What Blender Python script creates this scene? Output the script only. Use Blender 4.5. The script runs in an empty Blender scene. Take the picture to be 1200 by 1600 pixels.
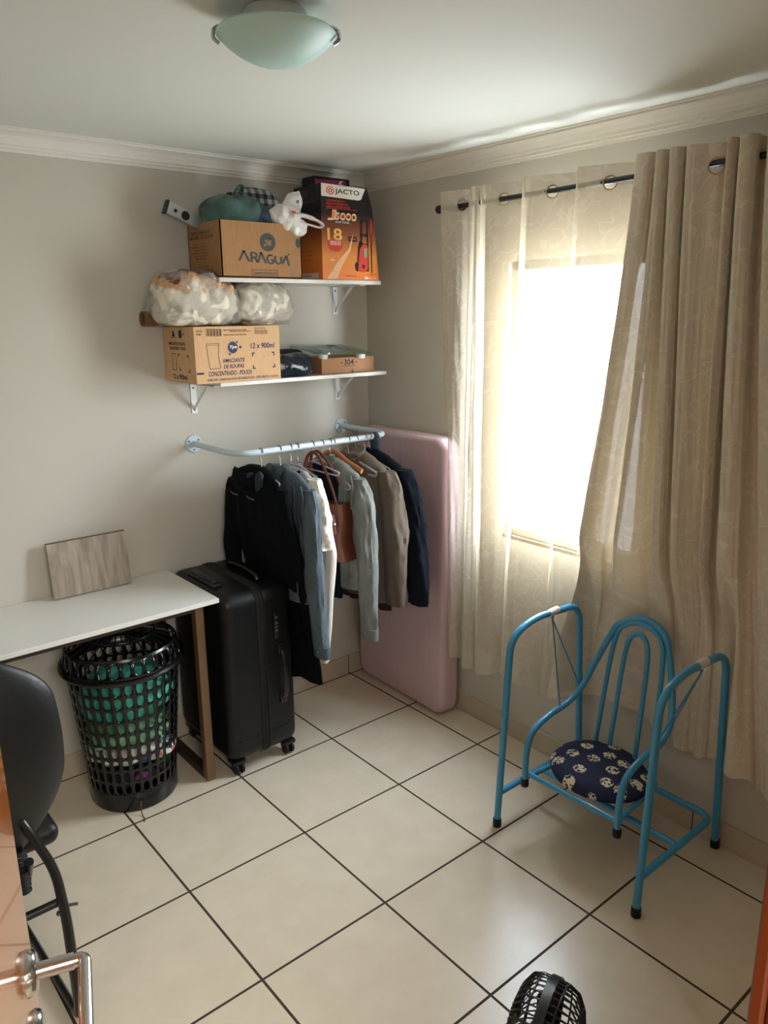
import bpy, bmesh, math, random
from mathutils import Vector, Matrix, noise
random.seed(7)
PI = math.pi
S = bpy.context.scene
COL = S.collection

# ------------------------------------------------------------------ camera, world, lights, exposure
F = 1205.32
yaw, pitch, roll = 0.694237, -0.252181, -0.0106498
fwd = Vector((math.sin(yaw)*math.cos(pitch), math.cos(yaw)*math.cos(pitch), math.sin(pitch)))
rt0 = Vector((math.cos(yaw), -math.sin(yaw), 0)); up0 = rt0.cross(fwd)
rt = math.cos(roll)*rt0 + math.sin(roll)*up0
up = -math.sin(roll)*rt0 + math.cos(roll)*up0
cam = bpy.data.cameras.new('camera'); camo = bpy.data.objects.new('camera', cam); COL.objects.link(camo)
M = Matrix((rt, up, -fwd)).transposed().to_4x4(); M.translation = Vector((-2.37605, -2.96608, 1.80978))
camo.matrix_world = M
cam.sensor_fit = 'HORIZONTAL'; cam.sensor_width = 36.0; cam.lens = F/1200*36.0; cam.clip_start = 0.02
S.camera = camo
S.view_settings.view_transform = 'Standard'; S.view_settings.look = 'None'
S.view_settings.gamma = 1.0; S.view_settings.use_curve_mapping = False
S.view_settings.exposure = 0.25
S.cycles.use_denoising = True
S.cycles.max_bounces = 12; S.cycles.diffuse_bounces = 6; S.cycles.transmission_bounces = 8
S.cycles.transparent_max_bounces = 16
S.cycles.caustics_refractive = False; S.cycles.caustics_reflective = False
S.cycles.sample_clamp_indirect = 6.0

W = bpy.data.worlds.new('World'); S.world = W; W.use_nodes = True
nt = W.node_tree; nt.nodes.clear()
o = nt.nodes.new('ShaderNodeOutputWorld'); bg = nt.nodes.new('ShaderNodeBackground')
tc = nt.nodes.new('ShaderNodeTexCoord'); sp = nt.nodes.new('ShaderNodeSeparateXYZ'); rp = nt.nodes.new('ShaderNodeValToRGB')
mr = nt.nodes.new('ShaderNodeMapRange'); mr.inputs[1].default_value = -1; mr.inputs[2].default_value = 1
nt.links.new(tc.outputs['Generated'], sp.inputs[0]); nt.links.new(sp.outputs[2], mr.inputs[0]); nt.links.new(mr.outputs[0], rp.inputs[0])
el = rp.color_ramp.elements
el[0].position = 0.0; el[0].color = (0.62, 0.65, 0.70, 1)
el[1].position = 1.0; el[1].color = (0.86, 1.0, 1.22, 1)
e = el.new(0.47); e.color = (0.62, 0.65, 0.69, 1)
e = el.new(0.53); e.color = (1.02, 1.08, 1.16, 1)
nt.links.new(rp.outputs[0], bg.inputs[0]); bg.inputs[1].default_value = 72.0
nt.links.new(bg.outputs[0], o.inputs[0])

def area(name, loc, direction, sx, sy, power, color=(1, 1, 1), portal=False):
    l = bpy.data.lights.new(name, 'AREA'); l.shape = 'RECTANGLE'; l.size = sx; l.size_y = sy; l.energy = power; l.color = color
    ob = bpy.data.objects.new(name, l); COL.objects.link(ob)
    ob.rotation_euler = Vector(direction).to_track_quat('-Z', 'Z').to_euler(); ob.location = loc
    if portal: l.cycles.is_portal = True
    return ob
area('window_portal', (0.17, -1.44, 1.455), (-1, 0, 0), 1.2, 1.12, 1, portal=True)
area('hall_fill', (-2.3, -3.95, 2.1), (0.05, 1, -0.35), 1.2, 0.7, 46.0, (1.0, 0.95, 0.87))  # unseen area light added in the hall to fill the room

# ------------------------------------------------------------------ materials
def lin(c):
    c = c/255.0
    return c/12.92 if c <= 0.04045 else ((c+0.055)/1.055)**2.4
def rgb(r, g, b): return (lin(r), lin(g), lin(b), 1)
def mat(name, col, rough=0.6, metal=0.0, nscale=0, nstr=0.0, var=0.0, coat=0.0, stretch=(1, 1, 1), spec=None, trans=0.0, alpha=1.0, ior=None):
    m = bpy.data.materials.new(name); m.use_nodes = True
    n = m.node_tree; b = n.nodes['Principled BSDF']
    b.inputs['Base Color'].default_value = col; b.inputs['Roughness'].default_value = rough; b.inputs['Metallic'].default_value = metal
    if coat: b.inputs['Coat Weight'].default_value = coat
    if spec is not None: b.inputs['Specular IOR Level'].default_value = spec
    if trans: b.inputs['Transmission Weight'].default_value = trans
    if ior: b.inputs['IOR'].default_value = ior
    b.inputs['Alpha'].default_value = alpha
    if nscale:
        t = n.nodes.new('ShaderNodeTexCoord'); mp = n.nodes.new('ShaderNodeMapping'); mp.inputs['Scale'].default_value = stretch
        z = n.nodes.new('ShaderNodeTexNoise'); z.inputs['Scale'].default_value = nscale; z.inputs['Detail'].default_value = 5
        n.links.new(t.outputs['Object'], mp.inputs[0]); n.links.new(mp.outputs[0], z.inputs['Vector'])
        if nstr:
            bp = n.nodes.new('ShaderNodeBump'); bp.inputs['Strength'].default_value = nstr; bp.inputs['Distance'].default_value = 0.005
            n.links.new(z.outputs[0], bp.inputs['Height']); n.links.new(bp.outputs[0], b.inputs['Normal'])
        if var:
            r = n.nodes.new('ShaderNodeValToRGB'); r.color_ramp.elements[0].position = 0.3; r.color_ramp.elements[1].position = 0.7
            r.color_ramp.elements[0].color = tuple(c*(1-var) for c in col[:3])+(1,)
            r.color_ramp.elements[1].color = tuple(min(1, c*(1+var)) for c in col[:3])+(1,)
            n.links.new(z.outputs[0], r.inputs[0]); n.links.new(r.outputs[0], b.inputs['Base Color'])
    return m
M_wall = mat('wall_paint', rgb(196, 191, 181), 0.75, nscale=60, nstr=0.06)
M_ceil = mat('ceiling_paint', rgb(219, 220, 212), 0.8, nscale=40, nstr=0.04)
M_crown = mat('plaster_moulding', rgb(226, 222, 214), 0.6)
M_white = mat('white_laminate', rgb(226, 224, 218), 0.3)
M_whitemetal = mat('white_painted_steel', rgb(225, 226, 226), 0.35)
M_rodwhite = mat('pale_blue_white_paint', rgb(196, 210, 220), 0.3)
M_black = mat('black_plastic', rgb(16, 16, 17), 0.35)
M_blackgloss = mat('black_gloss', rgb(10, 10, 11), 0.22)
M_blackmetal = mat('black_metal', rgb(15, 15, 16), 0.35, 0.0, coat=0.3)
M_chrome = mat('chrome', rgb(200, 200, 200), 0.18, 1.0)
M_steel = mat('brushed_steel', rgb(150, 150, 148), 0.35, 1.0)
M_alu = mat('aluminium', rgb(175, 178, 178), 0.35, 0.8)
M_blue = mat('blue_enamel', rgb(58, 150, 196), 0.28, nscale=300, nstr=0.02, coat=0.4)
M_bluewire = mat('blue_enamel_wire', rgb(60, 130, 170), 0.35)
M_card = mat('cardboard', rgb(162, 119, 78), 0.8, nscale=25, nstr=0.15, var=0.07, stretch=(6, 1, 1))
M_card2 = mat('pale_cardboard', rgb(205, 165, 122), 0.8, nscale=25, nstr=0.12, var=0.05, stretch=(6, 1, 1))
M_card3 = mat('brown_cardboard', rgb(168, 124, 90), 0.8, nscale=30, nstr=0.1, var=0.05)
M_tube = mat('cardboard_tube', rgb(120, 84, 58), 0.85, nscale=30, nstr=0.1)
M_inkgrey = mat('grey_ink', rgb(66, 68, 66), 0.7)
M_inkblue = mat('navy_ink', rgb(38, 46, 84), 0.7)
M_inkbrown = mat('brown_ink', rgb(92, 66, 46), 0.8)
M_inkfaint = mat('faint_grey_ink', rgb(140, 110, 84), 0.8)
M_inkblack = mat('black_ink', rgb(20, 18, 18), 0.6)
M_inkwhite = mat('white_ink', rgb(232, 226, 214), 0.5)
M_inkred = mat('red_ink', rgb(206, 60, 40), 0.5)
M_inkorange = mat('orange_ink', rgb(236, 140, 60), 0.5)
M_inkyellow = mat('yellow_ink', rgb(240, 190, 92), 0.5)
M_inkgreen = mat('green_ink', rgb(120, 160, 120), 0.5)
M_pink = mat('pink_mattress_cover', rgb(206, 178, 183), 0.85, nscale=14, nstr=0.35, var=0.03, stretch=(4, 4, 0.35))
M_wallplug = mat('plug', rgb(90, 90, 90), 0.6)
M_leg = mat('bronze_painted_steel', rgb(116, 90, 64), 0.4, 0.3)
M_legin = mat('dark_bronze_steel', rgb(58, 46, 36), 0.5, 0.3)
M_brownedge = mat('brown_edge', rgb(110, 66, 40), 0.7)
M_shell = mat('black_abs_shell', rgb(10, 12, 13), 0.42, nscale=500, nstr=0.08, spec=.35)
M_zip = mat('black_zip_fabric', rgb(7, 8, 9), 0.7, nscale=300, nstr=0.2)
M_leather = mat('black_leatherette', rgb(9, 9, 10), 0.44, nscale=350, nstr=0.12)
M_glassbowl = mat('frosted_glass', rgb(196, 228, 222), 0.5)
M_green = mat('green_plastic_bag', rgb(58, 88, 84), 0.25, nscale=16, nstr=1.0, var=0.35)
M_navybag = mat('navy_plastic_bag', rgb(22, 32, 44), 0.2, nscale=14, nstr=0.6)
M_slate = mat('slate_blue_plastic', rgb(42, 56, 74), 0.3, nscale=14, nstr=0.6)
M_whitebag = mat('white_plastic_bag', rgb(225, 222, 216), 0.35, nscale=30, nstr=1.0)
M_orangewood = mat('varnished_door_wood', rgb(196, 112, 44), 0.14, nscale=5, nstr=0.0, var=0.10, coat=0.5, stretch=(8, 8, 0.5))
M_redwood = mat('varnished_frame_wood', rgb(96, 40, 18), 0.3, nscale=5, var=0.18, coat=0.4, stretch=(8, 8, 0.5))
M_blackcloth = mat('black_knit', rgb(6, 9, 13), 0.95, nscale=9, nstr=0.9, spec=.15)
M_denim = mat('blue_denim', rgb(80, 91, 100), 0.9, nscale=16, nstr=1.0, var=0.38, stretch=(1, 1, .5))
M_denim2 = mat('pale_grey_denim', rgb(114, 117, 112), 0.9, nscale=16, nstr=1.0, var=0.30, stretch=(1, 1, .45))
M_shirt = mat('white_cotton', rgb(222, 216, 206), 0.9, nscale=18, nstr=0.8)
M_greyshirt = mat('pale_grey_cotton', rgb(150, 152, 153), 0.9, nscale=14, nstr=0.7)
M_blazer = mat('taupe_wool', rgb(98, 86, 74), 0.95, nscale=12, nstr=0.7, var=0.08, stretch=(1, 1, .4))
M_navycloth = mat('navy_cloth', rgb(12, 19, 28), 0.95, nscale=10, nstr=0.8, spec=.2)
M_maroon = mat('dark_maroon_cloth', rgb(40, 20, 28), 0.9, nscale=50, nstr=0.2)
M_bagleather = mat('brown_leather', rgb(96, 48, 30), 0.38, nscale=150, nstr=0.15, var=0.08)
M_strap = mat('brown_leather_strap', rgb(104, 50, 34), 0.38)
M_woodhanger = mat('orange_wood', rgb(176, 110, 62), 0.4)
M_clear = mat('clear_plastic', rgb(214, 214, 216), 0.15, alpha=0.42)
M_magenta = mat('magenta_print', rgb(170, 30, 110), 0.4)
M_teal = mat('teal_cloth', rgb(64, 164, 144), 0.85, nscale=25, nstr=0.6, var=0.35)
M_greencloth = mat('green_cloth', rgb(110, 160, 116), 0.85, nscale=25, nstr=0.6, var=0.35)
M_purple = mat('purple_cloth', rgb(120, 60, 110), 0.85, nscale=25, nstr=0.6, var=0.3)
M_dark = mat('dark_cloth', rgb(14, 16, 18), 0.9)
M_shutter = mat('shutter_paint', rgb(150, 150, 145), 0.5)
M_rubber = mat('black_rubber', rgb(12, 12, 12), 0.6)
M_paperlabel = mat('paper_label', rgb(214, 206, 198), 0.6)

def node_mat(name):
    m = bpy.data.materials.new(name); m.use_nodes = True
    return m, m.node_tree.nodes, m.node_tree.links, m.node_tree.nodes['Principled BSDF']
def mth(n, l, op, a, b=None):
    x = n.new('ShaderNodeMath'); x.operation = op
    for i, v in enumerate((a, b)):
        if v is None: continue
        if isinstance(v, (int, float)): x.inputs[i].default_value = v
        else: l.new(v, x.inputs[i])
    return x.outputs[0]
# floor tiles: 45 cm grid with dark grout
def tile_mat(name, axes, offs, grout, tcol):
    m, n, l, b = node_mat(name)
    t = n.new('ShaderNodeTexCoord'); s = n.new('ShaderNodeSeparateXYZ'); l.new(t.outputs['Object'], s.inputs[0])
    mask = None
    for a, of in zip(axes, offs):
        v = mth(n, l, 'ADD', s.outputs[a], 450*0.45+of)
        v = mth(n, l, 'FRACT', mth(n, l, 'DIVIDE', v, 0.45))
        v = mth(n, l, 'ABSOLUTE', mth(n, l, 'SUBTRACT', v, 0.5))
        v = mth(n, l, 'GREATER_THAN', v, 0.5-grout/0.45/2)
        mask = v if mask is None else mth(n, l, 'MAXIMUM', mask, v)
    z = n.new('ShaderNodeTexNoise'); z.inputs['Scale'].default_value = 9; z.inputs['Detail'].default_value = 8; l.new(t.outputs['Object'], z.inputs['Vector'])
    r = n.new('ShaderNodeValToRGB'); r.color_ramp.elements[0].position = .35; r.color_ramp.elements[1].position = .7
    r.color_ramp.elements[0].color = rgb(tcol[0]-7, tcol[1]-7, tcol[2]-8); r.color_ramp.elements[1].color = rgb(*tcol)
    l.new(z.outputs[0], r.inputs[0])
    mx = n.new('ShaderNodeMix'); mx.data_type = 'RGBA'; l.new(mask, mx.inputs[0]); l.new(r.outputs[0], mx.inputs[6]); mx.inputs[7].default_value = rgb(66, 52, 42)
    l.new(mx.outputs[2], b.inputs['Base Color'])
    rr = n.new('ShaderNodeMapRange'); l.new(mask, rr.inputs[0]); rr.inputs[3].default_value = 0.27; rr.inputs[4].default_value = 0.85
    l.new(rr.outputs[0], b.inputs['Roughness'])
    bp = n.new('ShaderNodeBump'); bp.inputs['Distance'].default_value = 0.002; bp.inputs['Strength'].default_value = .6; bp.invert = True
    l.new(mask, bp.inputs['Height']); l.new(bp.outputs[0], b.inputs['Normal'])
    return m
M_floor = tile_mat('beige_floor_tile', (0, 1), (0.166, 0.027), 0.0080, (226, 212, 190))
M_base = tile_mat('beige_skirting_tile', (0, 1), (0.166, 0.027), 0.004, (196, 184, 166))

# curtain: cream jacquard, lets daylight through
def curtain_mat(name, TRANSLUCENCY, OPENWEAVE):
    m, n, l, b = node_mat(name)
    n.remove(b); out = n['Material Output']
    t = n.new('ShaderNodeTexCoord')
    uvn = t.outputs['UV']
    z = n.new('ShaderNodeTexNoise'); z.inputs['Scale'].default_value = 9; z.inputs['Detail'].default_value = 2; l.new(uvn, z.inputs['Vector'])
    va = n.new('ShaderNodeVectorMath'); va.operation = 'SCALE'; va.inputs['Scale'].default_value = 0.30; l.new(z.outputs[1], va.inputs[0])
    vb = n.new('ShaderNodeVectorMath'); vb.operation = 'ADD'; l.new(uvn, vb.inputs[0]); l.new(va.outputs[0], vb.inputs[1])
    w = n.new('ShaderNodeTexVoronoi'); w.feature = 'DISTANCE_TO_EDGE'; w.voronoi_dimensions = '2D'; w.inputs['Scale'].default_value = 11.0; l.new(vb.outputs[0], w.inputs['Vector'])
    z2 = n.new('ShaderNodeTexNoise'); z2.inputs['Scale'].default_value = 38; z2.inputs['Detail'].default_value = 2; l.new(uvn, z2.inputs['Vector'])
    sc = mth(n, l, 'ADD', w.outputs[0], mth(n, l, 'MULTIPLY', z2.outputs[0], .22))
    r = n.new('ShaderNodeValToRGB'); r.color_ramp.elements[0].position = .135; r.color_ramp.elements[1].position = .20
    r.color_ramp.elements[0].color = (1, 1, 1, 1); r.color_ramp.elements[1].color = (0, 0, 0, 1)
    l.new(sc, r.inputs[0])
    mx = n.new('ShaderNodeMix'); mx.data_type = 'RGBA'; l.new(r.outputs[0], mx.inputs[0]); mx.inputs[6].default_value = rgb(212, 202, 184); mx.inputs[7].default_value = rgb(220, 211, 195)
    bp = n.new('ShaderNodeBump'); bp.inputs['Distance'].default_value = 0.003; bp.inputs['Strength'].default_value = .35; l.new(r.outputs[0], bp.inputs['Height'])
    d = n.new('ShaderNodeBsdfDiffuse'); l.new(mx.outputs[2], d.inputs[0]); l.new(bp.outputs[0], d.inputs['Normal'])
    tr = n.new('ShaderNodeBsdfTranslucent'); mt = n.new('ShaderNodeMix'); mt.data_type = 'RGBA'; l.new(r.outputs[0], mt.inputs[0])
    mt.inputs[6].default_value = rgb(214, 186, 138); mt.inputs[7].default_value = rgb(228, 204, 160); l.new(mt.outputs[2], tr.inputs[0])
    tp = n.new('ShaderNodeBsdfTransparent')
    gl = n.new('ShaderNodeBsdfGlossy'); gl.inputs['Roughness'].default_value = .45; gl.inputs[0].default_value = (1, .97, .9, 1); l.new(bp.outputs[0], gl.inputs['Normal'])
    a = n.new('ShaderNodeMixShader'); a.inputs[0].default_value = TRANSLUCENCY; l.new(d.outputs[0], a.inputs[1]); l.new(tr.outputs[0], a.inputs[2])
    c = n.new('ShaderNodeMixShader'); c.inputs[0].default_value = OPENWEAVE; l.new(a.outputs[0], c.inputs[1]); l.new(tp.outputs[0], c.inputs[2])
    g = n.new('ShaderNodeMixShader'); g.inputs[0].default_value = .03; l.new(c.outputs[0], g.inputs[1]); l.new(gl.outputs[0], g.inputs[2])
    l.new(g.outputs[0], out.inputs[0])
    return m
M_curtain = curtain_mat('cream_jacquard_curtain', 0.040, 0.31)
M_curtain_dense = curtain_mat('cream_dense_curtain', 0.016, 0.004)  # less see-through copy of the cloth, made to keep the right panel dark

def film_mat():
    m, n, l, b = node_mat('clear_plastic_film'); n.remove(b); out = n['Material Output']
    t = n.new('ShaderNodeTexCoord'); z = n.new('ShaderNodeTexNoise'); z.inputs['Scale'].default_value = 34; z.inputs['Detail'].default_value = 5; z.inputs['Distortion'].default_value = 2.5
    l.new(t.outputs['Object'], z.inputs['Vector'])
    bp = n.new('ShaderNodeBump'); bp.inputs['Distance'].default_value = 0.02; bp.inputs['Strength'].default_value = .9; l.new(z.outputs[0], bp.inputs['Height'])
    g = n.new('ShaderNodeBsdfGlossy'); g.inputs['Roughness'].default_value = .13; l.new(bp.outputs[0], g.inputs['Normal'])
    d = n.new('ShaderNodeBsdfDiffuse'); d.inputs[0].default_value = (.8, .78, .74, 1)
    tp = n.new('ShaderNodeBsdfTransparent'); tp.inputs[0].default_value = (.97, .96, .95, 1)
    a = n.new('ShaderNodeMixShader'); a.inputs[0].default_value = .3; l.new(g.outputs[0], a.inputs[1]); l.new(d.outputs[0], a.inputs[2])
    c = n.new('ShaderNodeMixShader'); c.inputs[0].default_value = .34; l.new(tp.outputs[0], c.inputs[1]); l.new(a.outputs[0], c.inputs[2])
    l.new(c.outputs[0], out.inputs[0]); return m
M_film = film_mat()

def glass_mat(name, tint, mixv, rough=0.03):
    m, n, l, b = node_mat(name); n.remove(b); out = n['Material Output']
    g = n.new('ShaderNodeBsdfGlossy'); g.inputs['Roughness'].default_value = rough
    tp = n.new('ShaderNodeBsdfTransparent'); tp.inputs[0].default_value = tint
    c = n.new('ShaderNodeMixShader'); c.inputs[0].default_value = mixv; l.new(tp.outputs[0], c.inputs[1]); l.new(g.outputs[0], c.inputs[2])
    l.new(c.outputs[0], out.inputs[0]); return m
M_pane = glass_mat('window_glass', (.95, .97, .96, 1), .06)
M_scaleglass = glass_mat('greenish_scale_glass', (.80, .88, .85, 1), .16, .08)

def stained_mat(name, c1, c2, c3):      # foam roll with rusty stains on its upper side
    m, n, l, b = node_mat(name); b.inputs['Roughness'].default_value = .9
    t = n.new('ShaderNodeTexCoord'); z = n.new('ShaderNodeTexNoise'); z.inputs['Scale'].default_value = 11; z.inputs['Detail'].default_value = 7; l.new(t.outputs['Object'], z.inputs['Vector'])
    s = n.new('ShaderNodeSeparateXYZ'); l.new(t.outputs['Object'], s.inputs[0])
    hgt = n.new('ShaderNodeMapRange'); l.new(s.outputs[2], hgt.inputs[0]); hgt.inputs[1].default_value = 1.84; hgt.inputs[2].default_value = 1.97
    hgt.inputs[3].default_value = -0.30; hgt.inputs[4].default_value = 0.22
    v = mth(n, l, 'ADD', z.outputs[0], hgt.outputs[0])
    r = n.new('ShaderNodeValToRGB'); e = r.color_ramp.elements
    e[0].position = .40; e[0].color = c1; e[1].position = .62; e[1].color = c3; k = e.new(.50); k.color = c2; k = e.new(.59); k.color = c2
    l.new(v, r.inputs[0]); l.new(r.outputs[0], b.inputs['Base Color']); return m
M_foam = stained_mat('stained_foam', rgb(226, 218, 200), rgb(206, 158, 112), rgb(120, 74, 50))
M_foam2 = mat('white_foam', rgb(214, 206, 190), 0.9, nscale=30, nstr=1.0, var=0.12)

def plaid_mat():
    m, n, l, b = node_mat('grey_check_cloth'); b.inputs['Roughness'].default_value = .95
    t = n.new('ShaderNodeTexCoord'); s = n.new('ShaderNodeSeparateXYZ'); l.new(t.outputs['Object'], s.inputs[0])
    f = []
    for a in (0, 2):
        v = mth(n, l, 'FRACT', mth(n, l, 'DIVIDE', mth(n, l, 'ADD', s.outputs[a], 10.0), 0.036)); f.append(mth(n, l, 'GREATER_THAN', v, .5))
    v = mth(n, l, 'DIVIDE', mth(n, l, 'ADD', f[0], f[1]), 2.0)
    r = n.new('ShaderNodeValToRGB'); e = r.color_ramp.elements; e[0].color = rgb(176, 178, 176); e[1].color = rgb(46, 50, 52); k = e.new(.5); k.color = rgb(104, 108, 110)
    l.new(v, r.inputs[0]); l.new(r.outputs[0], b.inputs['Base Color']); return m
M_plaid = plaid_mat()

def wood_mat(name, c1, c2, axis_scale, scale=3.0, rough=.5):
    m, n, l, b = node_mat(name); b.inputs['Roughness'].default_value = rough
    t = n.new('ShaderNodeTexCoord'); mp = n.new('ShaderNodeMapping'); mp.inputs['Scale'].default_value = axis_scale; l.new(t.outputs['Object'], mp.inputs[0])
    z = n.new('ShaderNodeTexNoise'); z.inputs['Scale'].default_value = scale; z.inputs['Detail'].default_value = 8; z.inputs['Distortion'].default_value = 1.2; l.new(mp.outputs[0], z.inputs['Vector'])
    r = n.new('ShaderNodeValToRGB'); r.color_ramp.elements[0].position = .3; r.color_ramp.elements[1].position = .7
    r.color_ramp.elements[0].color = c1; r.color_ramp.elements[1].color = c2; l.new(z.outputs[0], r.inputs[0]); l.new(r.outputs[0], b.inputs['Base Color']); return m
M_greywood = wood_mat('grey_oak_laminate', rgb(132, 118, 106), rgb(176, 164, 150), (16, 16, 1.2), 2.2)

def orange_print_mat():
    m, n, l, b = node_mat('orange_to_black_print'); b.inputs['Roughness'].default_value = .35
    t = n.new('ShaderNodeTexCoord'); s = n.new('ShaderNodeSeparateXYZ'); l.new(t.outputs['Object'], s.inputs[0])
    mr_ = n.new('ShaderNodeMapRange'); l.new(s.outputs[2], mr_.inputs[0]); mr_.inputs[1].default_value = 1.946; mr_.inputs[2].default_value = 2.33
    r = n.new('ShaderNodeValToRGB'); e = r.color_ramp.elements
    e[0].position = 0; e[0].color = rgb(238, 130, 60); e[1].position = .70; e[1].color = rgb(22, 20, 22)
    k = e.new(.25); k.color = rgb(226, 142, 66); k = e.new(.48); k.color = rgb(140, 76, 44)
    l.new(mr_.outputs[0], r.inputs[0]); l.new(r.outputs[0], b.inputs['Base Color']); return m
M_jacto = orange_print_mat()

def rose_mat():
    m, n, l, b = node_mat('navy_rose_fabric'); b.inputs['Roughness'].default_value = .8
    t = n.new('ShaderNodeTexCoord')
    v = n.new('ShaderNodeTexVoronoi'); v.voronoi_dimensions = '2D'; v.inputs['Scale'].default_value = 13.0; v.inputs['Randomness'].default_value = .5; l.new(t.outputs['Object'], v.inputs['Vector'])
    z = n.new('ShaderNodeTexNoise'); z.inputs['Scale'].default_value = 85; z.inputs['Detail'].default_value = 3; l.new(t.outputs['Object'], z.inputs['Vector'])
    core = mth(n, l, 'LESS_THAN', mth(n, l, 'ADD', v.outputs['Distance'], mth(n, l, 'MULTIPLY', mth(n, l, 'SUBTRACT', z.outputs[0], .5), .35)), .30)
    pet = mth(n, l, 'GREATER_THAN', z.outputs[0], .46)
    k = mth(n, l, 'MULTIPLY', core, pet)
    mx = n.new('ShaderNodeMix'); mx.data_type = 'RGBA'; l.new(k, mx.inputs[0]); mx.inputs[6].default_value = rgb(24, 30, 66); mx.inputs[7].default_value = rgb(226, 214, 190)
    l.new(mx.outputs[2], b.inputs['Base Color']); return m
M_rose = rose_mat()

def print_cloth(name, cols, scale):
    m, n, l, b = node_mat(name); b.inputs['Roughness'].default_value = .9
    t = n.new('ShaderNodeTexCoord'); v = n.new('ShaderNodeTexVoronoi'); v.inputs['Scale'].default_value = scale; l.new(t.outputs['Object'], v.inputs['Vector'])
    s = n.new('ShaderNodeSeparateColor'); l.new(v.outputs['Color'], s.inputs[0])
    r = n.new('ShaderNodeValToRGB'); r.color_ramp.interpolation = 'CONSTANT'; e = r.color_ramp.elements
    e[0].color = cols[0]; e[1].position = 1/len(cols); e[1].color = cols[1]
    for i, c in enumerate(cols[2:]):
        k = e.new((i+2)/len(cols)); k.color = c
    l.new(s.outputs[0], r.inputs[0]); l.new(r.outputs[0], b.inputs['Base Color']); return m
M_printcloth = print_cloth('printed_cloth', [rgb(222, 196, 192), rgb(226, 222, 214), rgb(160, 190, 160), rgb(60, 90, 130), rgb(206, 120, 100), rgb(236, 232, 226)], 34)

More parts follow.
